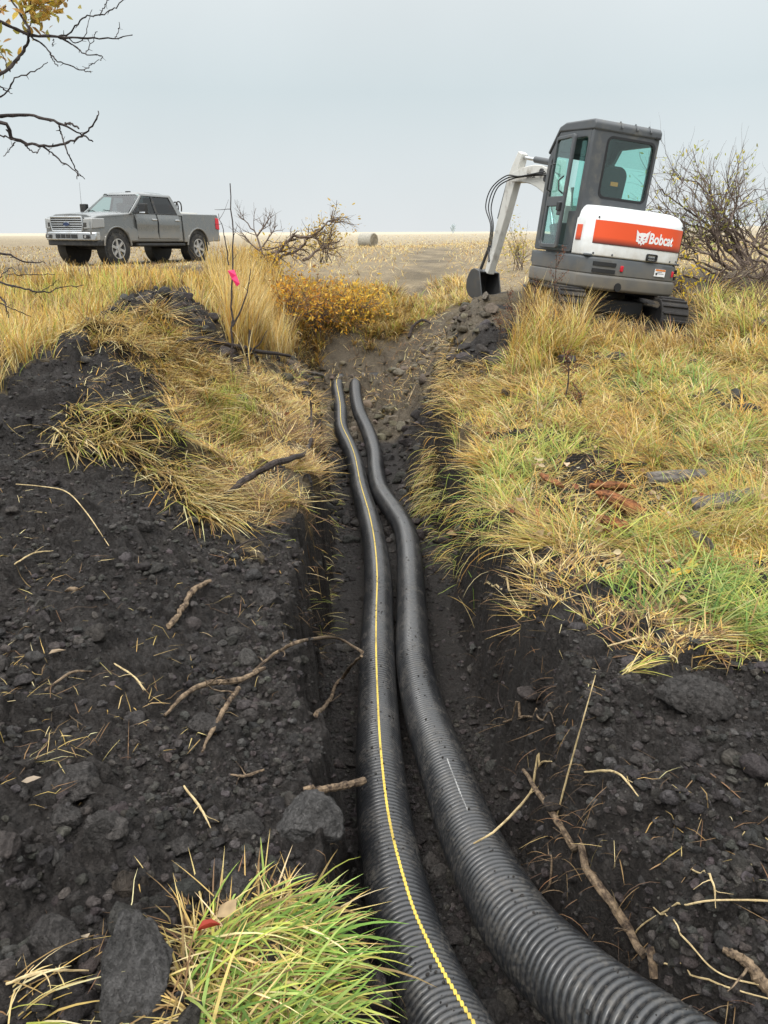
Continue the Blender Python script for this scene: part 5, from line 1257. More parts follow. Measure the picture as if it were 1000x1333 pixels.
# the tree that reaches in from the left
tb = ghit(-190, 760); tb = np.array([tb[0] - .15, tb[1], tb[2]])
TREE = empty('bare_tree', tb); tag(TREE, 'bare tree beyond the left edge reaching thin dark branches into the sky', 'tree')
def tp(u, v, d): return at(u, v, d) - tb
mb = MB(); tip = tp(-170, -60, 3.6)
mb.tube(catmull(np.array([(0, 0, -.1), tp(-195, 400, 3.75), tp(-185, 200, 3.7), tp(-180, 60, 3.65), tip]), 16), np.linspace(.085, .035, 16), 12); mb.build('trunk', M['barkdark'], TREE, smooth_=True)
DB = 3.4
def limb(paths, nm, leafy=0, d0=3.65, lcols=YL, leafpaths=None):
    mb = MB(); tips = []
    for pth, ra, rb in paths:
        m_ = len(pth); P = [tp(u, v, (d0 if (u < -100) else DB) + .05 * math.sin(k * 2.1)) for k, (u, v) in enumerate(pth)]
        C_ = catmull(np.array(P), m_ * 5); C_[1:] += rng.normal(size=(len(C_) - 1, 3)) * .0022
        rr_ = np.linspace(ra * .62, max(rb * .6, .0014), len(C_)) * rng.uniform(.85, 1.25, len(C_)); mb.tube(C_, rr_, 7); tips.append(C_)
        for k in range(3, len(C_) - 1, 6):       # buds and spurs
            d = rng.normal(size=3); d /= np.linalg.norm(d); mb.tube([C_[k], C_[k] + d * .02], [rr_[k] * .7, rr_[k] * .3], 4)
    o = mb.build(nm, M['barkdark'], TREE, smooth_=True)
    if leafy: leaves_on([tips[i] for i in leafpaths], leafy, .05, lcols, name='leaves', parent=o, spread=.035)
    return o
limb([([(-178, 60), (-100, 30), (-40, 22), (8, 32), (38, 45), (75, 48), (115, 50), (150, 49), (172, 46)], .016, .003), ([(75, 48), (92, 42), (110, 22), (130, 20), (150, 10), (166, -4)], .006, .003), ([(130, 20), (136, 8), (143, -4)], .004, .002), ([(150, 49), (155, 40), (156, 30)], .003, .0015),
      ([(75, 48), (95, 58), (110, 70), (132, 72), (131, 79)], .006, .002), ([(112, 70), (120, 55), (126, 40)], .003, .0015), ([(40, 47), (60, 62), (72, 77), (90, 85), (110, 92), (119, 94)], .006, .002), ([(110, 92), (118, 85), (129, 78)], .003, .0015), ([(65, 70), (70, 80), (77, 86)], .004, .002), ([(88, 50), (100, 55), (112, 45), (118, 12)], .004, .001), ([(68, 60), (70, 50)], .003, .002)], 'branch')
limb([([(-178, 150), (-60, 130), (0, 97), (15, 85), (30, 65), (38, 42), (28, 20), (15, 0), (10, -20)], .015, .005), ([(-60, 130), (0, 126), (20, 103), (45, 92), (62, 80)], .007, .002), ([(0, 112), (8, 118), (15, 121)], .005, .002), ([(28, 20), (45, 10), (65, 2), (80, -8)], .004, .002), ([(8, 8), (0, 15), (-20, 20)], .004, .002), ([(10, 90), (5, 75), (-5, 60)], .004, .002), ([(35, 45), (42, 25), (40, 5), (48, -10)], .004, .002)], 'branch', 300, leafpaths=[3, 3, 4, 5, 6, 6, 3, 6])
limb([([(-180, 190), (-100, 160), (-30, 150), (0, 151), (40, 150), (75, 160), (105, 175), (122, 185)], .018, .004), ([(85, 162), (92, 161), (103, 167)], .007, .006), ([(77, 163), (80, 175), (85, 190), (95, 212), (102, 225), (100, 231)], .006, .003)], 'branch')
limb([([(-180, 210), (-100, 165), (0, 160), (15, 178), (40, 188), (70, 190), (95, 183), (112, 172), (125, 155), (129, 146)], .014, .004), ([(-60, 150), (0, 175), (20, 183)], .007, .005), ([(55, 190), (75, 205), (100, 225), (111, 233)], .006, .002), ([(20, 185), (12, 196), (5, 204)], .004, .002), ([(32, 188), (40, 196), (48, 199), (52, 194)], .005, .003), ([(58, 192), (68, 200), (75, 205)], .004, .002)], 'branch')
limb([([(-185, 420), (-80, 340), (0, 330), (30, 340), (60, 342)], .012, .003), ([(-80, 340), (0, 368), (30, 375), (60, 381), (80, 374), (110, 372)], .009, .002), ([(55, 378), (66, 372), (75, 365)], .003, .001), ([(-60, 360), (0, 387), (8, 400), (11, 413)], .007, .003), ([(-40, 385), (0, 395), (20, 404), (40, 412)], .005, .001), ([(10, 357), (40, 358), (70, 357)], .003, .001), ([(0, 362), (12, 350), (20, 351)], .003, .001)], 'branch')

# sapling with a ribbon
sp = ghit(302, 496); SD = pix(sp)[2]
SAP = empty('sapling', sp); tag(SAP, 'thin bare sapling standing left of the trench with a pink ribbon', 'sapling')
def sq(u, v, dd=0): return at(u, v, SD + dd) - sp
mb = MB(); grow(mb, [(0, 0, -.1), sq(302, 440), sq(302, 380), sq(303, 310), sq(300, 240)], .013, .005, 4, .16, 0, n=18, wob=.012); mb.build('stem', M['barkdark'], SAP, smooth_=True)
mb = MB(); grow(mb, [sq(303, 425), sq(314, 402), sq(322, 380), sq(326, 350)], .011, .004, 2, .12, 0, n=10, wob=.012); mb.build('branch', M['barkdark'], SAP, smooth_=True)
mb = MB(); grow(mb, [sq(298, 345, .4), sq(293, 310, .4), sq(284, 278, .4)], .008, .003, 3, .2, 0, n=10, wob=.02); mb.build('branch', M['barkdark'], SAP, smooth_=True)
M['ribbon'] = simple('pink_flagging_tape', (.85, .04, .16), .4, var=.1)
rb = at(301, 356, SD - .03); mb = MB(); pts = [(-.03, .03), (.03, .035), (.05, -.02), (.085, -.10), (.05, -.13), (.0, -.05)]
mb.add([(x, .02 * math.sin(x * 60), z) for x, z in pts] + [(x * .9, .03 + .02 * math.sin(x * 40), z * .95) for x, z in pts], [(0, 1, 2, 5), (5, 2, 3, 4), (6, 7, 8, 11), (11, 8, 9, 10), (0, 6, 7, 1), (3, 9, 10, 4)])
o = mb.build('flagging_ribbon', M['ribbon']); o.location = rb; tag(o, 'bright pink flagging ribbon tied to the thin sapling', 'ribbon')
stick('dry_stalk', 'thin dry stem standing beside the foot of the sapling', 'stem', [(324, 505, .0), (326, 480, .25), (328, 470, .36)], [.016, .014, .01], M['barkdark'])
stick('wooden_stake', 'short dark stake standing left of the far pipe bend', 'stem', [(405, 570, 0), (406, 555, .14), (405, 545, .2)], [.012, .011, .009], M['barkdark'])

# fallen branches in the middle distance
def zq(x, y, d): return at(280 + x / 2.778, 220 + y / 2.778, d)
BRW = [([(215, 330), (240, 290), (262, 258), (330, 240), (395, 212), (432, 160)], 17.0, .07, 'tall bent fallen limb leaning right above the orange shrub'), ([(228, 325), (300, 290), (345, 245), (400, 200), (450, 178)], 17.4, .055, 'fallen limb rising to the right behind the bent limb'), ([(320, 330), (355, 305), (395, 283), (445, 262)], 16.8, .05, 'low dark fallen limb at the right of the brush'), ([(60, 320), (140, 318), (230, 300), (330, 322)], 17.2, .05, 'low tangle of brown twigs under the fallen limbs')]
for P, d, r_, lab in BRW:
    g = zq(*P[0], d); O = empty('fallen_branch', g); tag(O, lab, 'branch', 'fallen branches beyond the trench')
    mb = MB(); tips = []; grow(mb, [zq(x, y, d + .3 * math.sin(i)) - g for i, (x, y) in enumerate(P)], r_ * .7, .012, 11, .55, 1, .6, -.1, tips, 16, 6, .05); mb.build('wood', M['brush'], O, smooth_=True)
    if r_ > .05: leaves_on(tips, 60, .08, [(.5, .36, .1), (.4, .28, .12)], name='leaves', parent=O, spread=.05)
g = zq(172, 310, 16.5); O = empty('bare_shrub', g); tag(O, 'small bare upright shrub between the truck and the fallen limbs', 'shrub')
mb = MB(); tips = []
for P in ([(172, 310), (150, 240), (120, 200), (85, 165)], [(150, 245), (185, 195), (200, 158)], [(172, 305), (130, 270), (100, 240)], [(165, 290), (200, 240), (225, 200)]):
    grow(mb, [zq(x, y, 16.5) - g for x, y in P], .022, .007, 7, .4, 1, .5, .0, tips, 10, 5, .03)
mb.build('stems', M['brush'], O, smooth_=True)

# shrub pushed over beside the excavator
def rq(x, y, d): return at(820 + x / 4.76, 200 + y / 4.76, d)
g = rq(700, 700, 12.2); O = empty('uprooted_shrub', g); tag(O, 'large leaning leafless shrub behind the right side of the excavator', 'shrub')
mb = MB(); tips = []
for P in ([(700, 700), (560, 420), (430, 200), (255, 110)], [(690, 690), (540, 400), (480, 200), (425, 125)], [(700, 690), (500, 470), (300, 300), (140, 235)], [(690, 680), (470, 480), (280, 400), (120, 335)], [(720, 700), (600, 430), (600, 250), (655, 165)], [(710, 690), (640, 400), (690, 320), (785, 205)], [(720, 700), (520, 520), (340, 480), (230, 430)], [(730, 680), (640, 560), (560, 340), (480, 230)], [(857, 640), (700, 520), (560, 400), (470, 330)], [(857, 690), (720, 620), (560, 560), (350, 540)], [(857, 600), (780, 540), (830, 470), (900, 430)], [(740, 690), (660, 480), (650, 330), (620, 230)], [(760, 700), (700, 520), (560, 470), (420, 500)], [(620, 720), (480, 620), (330, 560), (200, 500)], [(600, 740), (440, 680), (330, 640), (240, 640)], [(650, 720), (520, 640), (420, 400), (330, 270)], [(680, 720), (560, 600), (500, 420), (380, 220)], [(640, 720), (560, 640), (540, 480), (520, 330)], [(780, 700), (820, 560), (860, 420), (900, 300)], [(700, 720), (760, 600), (800, 480), (857, 380)], [(560, 760), (450, 700), (400, 600), (330, 480)]):
    grow(mb, [rq(x, y, 12.2 + rng.uniform(-.5, .5)) - g for x, y in P], .021, .006, 10, .7, 1, .55, .1, tips, 14, 6, .03)
mb.build('stems', M['brush'], O, smooth_=True); leaves_on(tips, 620, .075, [(.42, .42, .10), (.5, .42, .08), (.35, .34, .10)], parent=O, spread=.04)
for k, (P, lab) in enumerate((([(640, 830), (720, 850), (800, 860), (900, 840)], 'dark dead branch at the right edge below the leaning shrub'), ([(700, 900), (760, 880), (840, 870), (930, 880)], 'lowest dead branch at the right edge of the bank'), ([(330, 750), (450, 780), (560, 820), (650, 850)], 'long thin dead branch below the leaning shrub, right of the excavator'), ([(640, 800), (720, 760), (830, 770), (920, 720)], 'upper dead branch at the foot of the leaning shrub'))):
    g = rq(*P[0], 11.3); O = empty('dead_branch', g); tag(O, lab, 'branch', 'dead branches at the foot of the shrub'); mb = MB(); grow(mb, [rq(x, y, 11.3) - g for x, y in P], .028, .01, 14, .6, 1, .8, .1, None, 12, 6, .04); mb.build('wood', M['brush'], O, smooth_=True)

# leafy shrubs on the far ditch bank
def leafy(name, u, v, d, wpx, hpx, cols, n, lab, stems=16, ln=.075):
    g = ghit(u, v); d = pix(g)[2] if pix(g)[2] < 25 else d; g = g if pix(g)[2] < 25 else at(u, v, d); wm, hm = wpx * d / 1000, hpx * d / 1000
    O = empty(name, g); tag(O, lab, 'shrub'); mb = MB(); tips = []
    for k in range(stems):
        a = rng.uniform(0, 6.283); q = rng.uniform(.15, 1) ** .6; e_ = np.array([math.cos(a) * wm / 2 * q, math.sin(a) * wm / 2 * q, hm * rng.uniform(.3, 1.0) * (1.15 - .4 * q)])
        grow(mb, [(rng.normal() * .1, rng.normal() * .1, -.1), e_ * .45 + np.array([0, 0, .12]), e_], .010, .004, 5, hm * .45, 1, .8, .3, tips, 9, 5, .04)
    mb.build('stems', M['brush'], O, smooth_=True); leaves_on(tips, n, ln, cols, name='foliage_or_seeds', parent=O, spread=.15)
OR = [(.62, .30, .035), (.68, .37, .04), (.46, .20, .035), (.70, .46, .07), (.26, .14, .05)]
leafy('orange_shrub', 380, 432, 14.9, 60, 72, OR, 700, 'tall orange brown shrub on the far ditch bank, left one', 18, .085)
leafy('orange_shrub', 410, 434, 14.7, 72, 64, OR, 800, 'broad orange brown shrub in the middle of the far ditch bank', 22, .08)
leafy('orange_shrub', 458, 418, 15.2, 84, 42, OR[:2] + OR[3:4] * 3, 750, 'lower orange yellow shrub right of the broad one', 20, .08)
leafy('yellow_shrub', 354, 372, 16.2, 50, 44, [(.62, .42, .05), (.6, .36, .04)], 500, 'small bright yellow shrub under the fallen limbs', 12)
leafy('yellow_shrub', 425, 336, 17.5, 34, 52, [(.62, .45, .12), (.58, .42, .12)], 420, 'sparse yellow bush behind the orange shrubs under the fallen limbs', 8, .08)
leafy('yellow_shrub', 676, 352, 13.2, 44, 56, [(.5, .42, .08), (.58, .40, .05), (.34, .32, .08)], 260, 'sparse yellow leaved shrub left of the excavator cab', 9)
leafy('yellow_shrub', 886, 392, 10.8, 34, 34, [(.68, .48, .03), (.6, .42, .04)], 120, 'bright yellow sprig beside the right track of the excavator', 6, .07)
leafy('yellow_shrub', 879, 345, 11.4, 14, 26, [(.66, .46, .04)], 40, 'tiny yellow sprig above the bright one, at the hood corner', 3, .06)

# brown seed heads of dock
def dock(u, v, top, lab, d=None):
    g = ghit(u, v) if d is None else at(u, v, d); dep = pix(g)[2]; h = (v - top) * dep / 1000 * 1.03
    O = empty('dock_weed', g); tag(O, lab, 'weed', 'brown dock weeds in front of the excavator'); mb = MB(); P = catmull(np.array([(0, 0, -.05), (.02, 0, h * .5), (.0 + rng.normal() * .04, 0, h)]), 12); mb.tube(P, np.linspace(.009, .004, 12), 5)
    tips = [P[4:]]
    for k in range(5):
        i = rng.integers(4, 10); e_ = P[i] + np.array([rng.normal() * .07, rng.normal() * .07, rng.uniform(.1, .25) * h]); Q = np.array([P[i], (P[i] + e_) / 2 + np.array([0, 0, -.01]), e_]); mb.tube(Q, [.004, .003, .002], 4); tips.append(catmull(Q, 8))
    mb.build('stem', M['bark'], O, smooth_=True); leaves_on(tips, 230, .022, [(.17, .07, .04), (.23, .10, .055), (.12, .055, .035)], name='foliage_or_seeds', parent=O, spread=.018)  # these small leaf shapes are the dock's brown seed heads
dock(716, 432, 338, 'tallest brown dock weed in front of the excavator door'); dock(690, 436, 368, 'brown dock weed left of the tallest one'); dock(664, 440, 382, 'short brown dock weed on the shoulder of the soil mound'); dock(648, 452, 412, 'lowest brown dock weed on the dry soil mound'); dock(735, 520, 455, 'brown dock weed alone in the middle of the right bank grass')
dock(752, 535, 500, 'bushy brown dock weed low in the right bank grass')

# straw bale far out in the field
m, nt, b = new_mat('bale_straw')
tc = N(nt, 'ShaderNodeTexCoord'); wv = N(nt, 'ShaderNodeTexNoise', Scale=6.0, Detail=9.0, Roughness=.75); nt.links.new(tc.outputs['Object'], wv.inputs['Vector'])
cr3 = N(nt, 'ShaderNodeValToRGB'); q = cr3.color_ramp.elements; q[0].position = .35; q[1].position = .7; q[0].color = (.24, .225, .19, 1); q[1].color = (.48, .45, .38, 1)
nt.links.new(wv.outputs[0], cr3.inputs[0]); nt.links.new(cr3.outputs[0], b.inputs['Base Color']); b.inputs['Roughness'].default_value = .95
M['bale'] = m; M['bale_end'] = bark_mat('bale_end_straw', (.20, .175, .135), (.40, .345, .25), 8)
g = at(479, 323, 75); g[2] = float(gz(g[0], g[1])); O = empty('hay_bale', g, (0, 0, R(-38))); tag(O, 'round straw bale standing alone far out in the field', 'hay bale')
rb_ = .68; mb = MB(); mb.lathe([(-.78, rb_ * .93), (-.74, rb_ * .99), (-.4, rb_ * 1.01), (0, rb_), (.4, rb_ * 1.01), (.74, rb_ * .99), (.78, rb_ * .93)], (0, 0, rb_ * .97), 'x', 40); bo = mb.build('roll', M['bale'], O, smooth_=True)
mb = MB()
for k in range(9): mb.lathe([(.785, rb_ * (.1 * k + .02) + .0), (.80, rb_ * (.1 * k + .05)), (.785, rb_ * (.1 * k + .09))], (0, 0, rb_ * .97), 'x', 32)
mb.build('spiral_end', M['bale_end'], O)

# far trees on the horizon; the mist is painted into their pale colour
m, nt, b = new_mat('haze_tinted_twigs'); b.inputs['Base Color'].default_value = (.50, .55, .565, 1); b.inputs['Roughness'].default_value = 1; b.inputs['Specular IOR Level'].default_value = 0
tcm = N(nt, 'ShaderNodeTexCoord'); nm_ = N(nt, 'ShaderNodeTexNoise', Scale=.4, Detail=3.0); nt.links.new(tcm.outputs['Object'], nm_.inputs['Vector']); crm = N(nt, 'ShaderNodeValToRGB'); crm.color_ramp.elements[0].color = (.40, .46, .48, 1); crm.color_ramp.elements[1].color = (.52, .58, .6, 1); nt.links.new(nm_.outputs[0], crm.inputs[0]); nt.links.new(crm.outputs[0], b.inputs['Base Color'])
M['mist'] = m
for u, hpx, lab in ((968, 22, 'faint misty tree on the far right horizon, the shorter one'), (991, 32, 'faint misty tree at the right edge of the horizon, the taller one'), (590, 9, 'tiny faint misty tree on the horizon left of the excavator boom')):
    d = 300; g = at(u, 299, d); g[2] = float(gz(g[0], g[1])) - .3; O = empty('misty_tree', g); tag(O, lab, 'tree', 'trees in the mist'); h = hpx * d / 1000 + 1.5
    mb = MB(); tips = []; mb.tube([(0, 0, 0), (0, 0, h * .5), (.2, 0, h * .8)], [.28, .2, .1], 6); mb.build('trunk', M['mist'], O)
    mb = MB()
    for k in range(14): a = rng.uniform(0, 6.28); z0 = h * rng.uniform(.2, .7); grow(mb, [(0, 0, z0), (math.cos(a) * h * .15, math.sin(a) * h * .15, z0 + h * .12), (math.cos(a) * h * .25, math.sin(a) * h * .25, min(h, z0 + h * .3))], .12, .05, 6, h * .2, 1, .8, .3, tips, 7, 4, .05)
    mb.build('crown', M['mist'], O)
# ------------------------------------------------------------------ grass
STRAW = [(.66, .47, .17), (.74, .57, .24), (.54, .37, .12), (.33, .22, .09), (.80, .67, .36)]
GOLD = [(.68, .43, .09), (.60, .35, .07), (.70, .48, .14), (.50, .30, .08), (.64, .48, .18)]
GREEN = [(.20, .33, .06), (.28, .40, .08), (.36, .46, .12), (.14, .24, .05), (.42, .46, .15)]
LIME = [(.48, .50, .10), (.56, .54, .13), (.38, .44, .08)]
BROWN = [(.20, .12, .06), (.27, .16, .08), (.15, .10, .055), (.32, .20, .10)]

def blades(name, x, y, az, lean0, lean1, ln, wd, cb, ct, segs=4, lift=.0, parent=None, clamp=True, stuff=True):
    n = len(x); dx, dy = np.sin(az), np.cos(az)
    px, py = x.copy(), y.copy(); pz = gz(x, y) - .01 + lift
    tw = rng.uniform(-.6, .6, n); V = []; C_ = []
    prof = np.interp(np.linspace(0, 1, segs + 1), [0, .15, .5, .8, 1], [.7, 1, .85, .5, .06])
    for k in range(segs + 1):
        t = k / segs
        s = az + math.pi / 2 + tw * (.4 + t)
        w_ = wd * prof[k] * .5
        L_ = np.stack([px - np.sin(s) * w_, py - np.cos(s) * w_, pz + w_ * .3 * np.sin(tw * 3)], -1); R_ = np.stack([px + np.sin(s) * w_, py + np.cos(s) * w_, pz - w_ * .3 * np.sin(tw * 3)], -1)
        V += [L_, R_]; c = cb * (1 - t) + ct * t; C_ += [c, c]  # root-to-tip colour; darker roots are painted shading
        if k < segs:
            a = lean0 + (lean1 - lean0) * (t + .5 / segs); st = ln / segs
            px = px + dx * np.sin(a) * st; py = py + dy * np.sin(a) * st; pz = pz + np.cos(a) * st
            if clamp: pz = np.maximum(pz, gz(px, py) + .006 + .012 * rng.random(n))
    V = np.stack(V, 1); C_ = np.stack(C_, 1); m_ = 2 * (segs + 1)
    q = np.array([(2 * k, 2 * k + 1, 2 * k + 3, 2 * k + 2) for k in range(segs)])
    Fq = (q[None] + (np.arange(n) * m_)[:, None, None]).reshape(-1, 4)
    o = np_mesh(name, V.reshape(-1, 3), Fq, M['grass'], parent, colr=C_.reshape(-1, 3))
    if stuff: tag(o, kind='stuff')
    return o

def pts_in(poly, n, jit=.10, hole=None):
    "n points inside a world polygon, even in the photo rather than on the ground"
    P = np.array(poly); a = np.arctan2(P[:, 0] - CX, P[:, 1] - CY); l = np.log(np.hypot(P[:, 0] - CX, P[:, 1] - CY)); X, Y = [], []; c = 0
    for _ in range(40):
        aa = rng.uniform(a.min() - .02, a.max() + .02, n * 2); ll = rng.uniform(l.min() - .03, l.max() + .03, n * 2)
        x = CX + np.exp(ll) * np.sin(aa); y = CY + np.exp(ll) * np.cos(aa); k = region([poly], x, y, jit)
        if hole is not None: k &= ~hole(x, y)
        X.append(x[k]); Y.append(y[k]); c += k.sum()
        if c >= n: break
    return np.concatenate(X)[:n], np.concatenate(Y)[:n]
def patchy(x, y, pals, ws, scale=.8, seed=0, sharp=3.0):
    "colour of each blade from a mix of palettes that changes from patch to patch"
    n = len(x); W = []
    for k, w_ in enumerate(ws): W.append(w_ * np.exp(sharp * fbm(x * scale, y * scale, 3, 600 + seed * 13 + k * 5)))
    W = np.array(W); W /= W.sum(0); cs = np.cumsum(W, 0); u = rng.random(n); pick = (u[None] > cs).sum(0).clip(0, len(pals) - 1)
    out = np.empty((n, 3))
    for k, p in enumerate(pals):
        m_ = pick == k; out[m_] = pal(m_.sum(), p, .22)
    return out
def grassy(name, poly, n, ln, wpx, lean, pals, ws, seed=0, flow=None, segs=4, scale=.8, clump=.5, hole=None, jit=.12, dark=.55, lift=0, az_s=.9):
    x, y = pts_in(poly, n, jit, hole)
    if clump:      # gather into tufts
        g = .22 * np.clip(np.hypot(x, y) / 6, .45, 2.2); cx_ = np.floor(x / g) + _hash(np.floor(x / g), np.floor(y / g), 7 + seed); cy_ = np.floor(y / g) + _hash(np.floor(x / g), np.floor(y / g), 8 + seed)
        k = clump * rng.random(len(x)); x = x + (cx_ * g - x) * k; y = y + (cy_ * g - y) * k
    n = len(x); dep = np.hypot(x, y)
    base = fbm(x * 1.1, y * 1.1, 2, 700 + seed) * 5 if flow is None else flow
    az = base + rng.normal(size=n) * az_s
    hmod = np.clip(1 + .7 * fbm(x * 1.3, y * 1.3, 3, 720 + seed), .5, 1.5)
    l_ = rng.uniform(*ln, n) * hmod; wd = np.maximum(wpx[0] / 1000, dep * wpx[1] / 1000) * rng.uniform(.7, 1.35, n)
    l0 = rng.uniform(lean[0], lean[1], n); l1 = l0 + rng.uniform(lean[2], lean[3], n)
    c = patchy(x, y, pals, ws, scale, seed); return blades(name, x, y, az, l0, l1, l_, wd, c * dark, c * rng.uniform(.9, 1.15, (n, 1)), segs, lift)  # shade painted in: blade roots darker than tips, for depth
def intrench(x, y): return sample(GF, x, y) > .25
def thin_(x, y): return (sample(GF, x, y) > .25) | ((sample(np.maximum(m_soil, m_clay), x, y) > .5) & (rng.random(len(x)) > .22))
def bare_(x, y): return (sample(np.maximum(m_soil, m_clay), x, y) > .5) | intrench(x, y)
D = math.radians
# left field: tall golden grass behind the mounds
trk_ = lambda x, y: on_track(x, y)
PLF = wpoly([(-260, 334), (60, 338), (250, 341), (340, 346), (352, 440), (330, 452), (290, 425), (200, 384), (150, 398), (60, 455), (0, 500), (-260, 520)])
x_hole = lambda x, y: bare_(x, y) | (y > 15.5)
grassy('tall_golden_grass', PLF, 30000, (.16, .42), (4, 1.05), (D(0), D(32), D(5), D(70)), [GOLD, STRAW, LIME, BROWN], [1.5, .9, .3, .25], 1, hole=x_hole, scale=.35)
grassy('stubble_grass', wpoly([(-260, 322), (350, 322), (350, 352), (-260, 360)]), 7000, (.06, .15), (4, .9), (D(5), D(70), D(0), D(50)), [STRAW, BROWN, GOLD], [1, .6, .4], 2)
# sapling side: pale dry grass standing on the ditch edge
grassy('dry_grass', wpoly([(285, 360), (352, 352), (372, 420), (370, 462), (340, 470), (300, 470)]), 6500, (.4, .8), (4, .95), (D(0), D(18), D(5), D(50)), [STRAW, GOLD], [1.2, .7], 3, hole=intrench)
# ditch bank and gap
grassy('bank_grass', wpoly([(352, 390), (500, 376), (530, 395), (535, 425), (500, 445), (440, 442), (380, 452), (350, 440)]), 5200, (.22, .5), (4, .95), (D(10), D(60), D(20), D(90)), [STRAW, GOLD, BROWN, LIME], [1.2, .9, .5, .2], 4, flow=math.pi, scale=.6)
grassy('bank_grass', wpoly([(490, 375), (600, 365), (625, 385), (580, 405), (540, 425), (500, 440), (480, 420)]), 4500, (.12, .36), (4, .95), (D(15), D(65), D(10), D(70)), [STRAW, GOLD, LIME, BROWN], [1.6, .8, .25, .2], 5, hole=trk_, scale=.4)
# stubble field with litter
grassy('field_stubble', wpoly([(340, 312), (1150, 308), (1150, 380), (620, 380), (560, 385), (350, 350)]), 16000, (.10, .34), (4, .75), (D(40), D(88), D(0), D(20)), [STRAW, STRAW, BROWN, GOLD], [1.2, 1, .5, .3], 6, hole=trk_, clump=.3, dark=.8)
grassy('field_litter', wpoly([(360, 306), (1150, 300), (1150, 325), (360, 325)]), 7000, (.2, .5), (4, .5), (D(50), D(88), D(0), D(20)), [STRAW, BROWN], [1.2, .4], 7, clump=0, dark=.9)
# left bank: grass dragged down over the piles
grassy('matted_grass', wpoly([(100, 445), (150, 405), (210, 405), (260, 440), (300, 480), (330, 490), (300, 545), (250, 540), (215, 500), (160, 470)]), 5200, (.2, .5), (4.5, 1.0), (D(50), D(88), D(5), D(40)), [STRAW, GOLD, BROWN, LIME], [1.8, .5, .3, .15], 8, hole=thin_, flow=D(150), az_s=.6)
grassy('matted_grass', wpoly([(74, 575), (90, 530), (140, 520), (190, 545), (240, 580), (300, 640), (295, 685), (255, 690), (215, 640), (180, 592), (110, 588)]), 1700, (.2, .42), (6.5, 1.2), (D(50), D(86), D(10), D(50)), [STRAW, GOLD, LIME, BROWN], [1.7, .5, .35, .3], 9, flow=D(140), az_s=.6, hole=intrench)
grassy('straw_mat', wpoly([(205, 490), (300, 478), (370, 485), (435, 495), (430, 560), (420, 640), (400, 690), (300, 690), (290, 620), (240, 560)]), 12000, (.10, .32), (4, .9), (D(60), D(92), D(-5), D(20)), [STRAW, BROWN, GOLD, LIME], [1.2, .9, .5, .12], 10, hole=lambda x, y: thin_(x, y) | (fbm(x * 2.2, y * 2.2, 3, 997) < -.16 + .34 * smooth(7.5, 4.8, y)), clump=.3, dark=.85)
grassy('green_tuft', wpoly([(262, 545), (300, 520), (335, 540), (320, 565), (275, 565)]), 700, (.15, .3), (5, 1.0), (D(5), D(40), D(20), D(70)), [LIME, GREEN, STRAW], [1.2, .4, .6], 11)
grassy('green_tuft', wpoly([(385, 770), (400, 748), (430, 745), (425, 800), (410, 805)]), 110, (.05, .14), (4, 1.0), (D(45), D(85), D(10), D(40)), [STRAW, LIME, BROWN], [1, .8, .4], 12, flow=D(120))
# right bank
RB = wpoly([(548, 560), (590, 510), (640, 480), (690, 450), (760, 442), (905, 455), (950, 400), (1150, 395), (1150, 790), (1010, 760), (860, 735), (760, 722), (680, 712), (575, 705), (556, 640)])
RB2 = wpoly([(570, 700), (700, 690), (860, 715), (1000, 735), (1150, 760), (1150, 880), (1000, 864), (900, 855), (830, 850), (765, 828), (690, 785), (630, 745)])
def gaps(x, y, s=2.4, t=-.04, seed=990): return thin_(x, y) | (fbm(x * s, y * s, 3, seed) + .25 * fbm(x * 9, y * 9, 2, seed + 3) < t)
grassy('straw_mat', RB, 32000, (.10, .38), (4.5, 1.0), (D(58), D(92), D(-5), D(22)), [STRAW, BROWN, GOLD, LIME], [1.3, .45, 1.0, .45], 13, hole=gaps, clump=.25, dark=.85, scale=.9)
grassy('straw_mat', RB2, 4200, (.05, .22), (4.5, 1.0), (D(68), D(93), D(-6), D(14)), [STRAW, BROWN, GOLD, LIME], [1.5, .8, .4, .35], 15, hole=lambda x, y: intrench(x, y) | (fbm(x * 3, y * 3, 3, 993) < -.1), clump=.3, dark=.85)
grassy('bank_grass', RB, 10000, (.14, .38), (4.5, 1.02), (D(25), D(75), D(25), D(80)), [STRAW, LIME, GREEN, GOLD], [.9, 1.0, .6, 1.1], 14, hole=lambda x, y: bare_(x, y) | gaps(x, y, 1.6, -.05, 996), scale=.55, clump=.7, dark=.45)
for k, (P, n_) in enumerate((([(600, 650), (640, 600), (720, 560), (770, 570), (700, 640), (640, 690)], 1300), ([(800, 470), (900, 470), (1000, 520), (1010, 600), (900, 590), (830, 540)], 2200), ([(900, 800), (1010, 770), (1040, 850), (960, 852)], 900), ([(780, 770), (900, 740), (1000, 740), (1000, 790), (860, 820)], 700), ([(560, 700), (600, 680), (640, 700), (610, 730)], 350), ([(790, 690), (850, 700), (830, 720), (780, 715)], 120))):
    grassy('green_grass', wpoly(P), int(n_ * .7), (.14, .32), (6.5, 1.25), (D(30), D(75), D(25), D(70)), [GREEN, LIME, STRAW], [1.2, .8, .35], 20 + k, hole=intrench)
grassy('tall_golden_grass', wpoly([(690, 432), (740, 432), (765, 450), (730, 478), (675, 492), (672, 465)]), 1500, (.22, .55), (4, 1.0), (D(0), D(45), D(15), D(90)), [STRAW, GOLD, LIME], [1.2, .8, .3], 30, hole=intrench)
grassy('tall_golden_grass', wpoly([(880, 400), (940, 385), (1150, 380), (1150, 470), (960, 480), (900, 450)]), 4200, (.2, .45), (4, 1.0), (D(15), D(60), D(15), D(80)), [STRAW, GOLD, LIME, BROWN], [1, .8, .7, .4], 31)
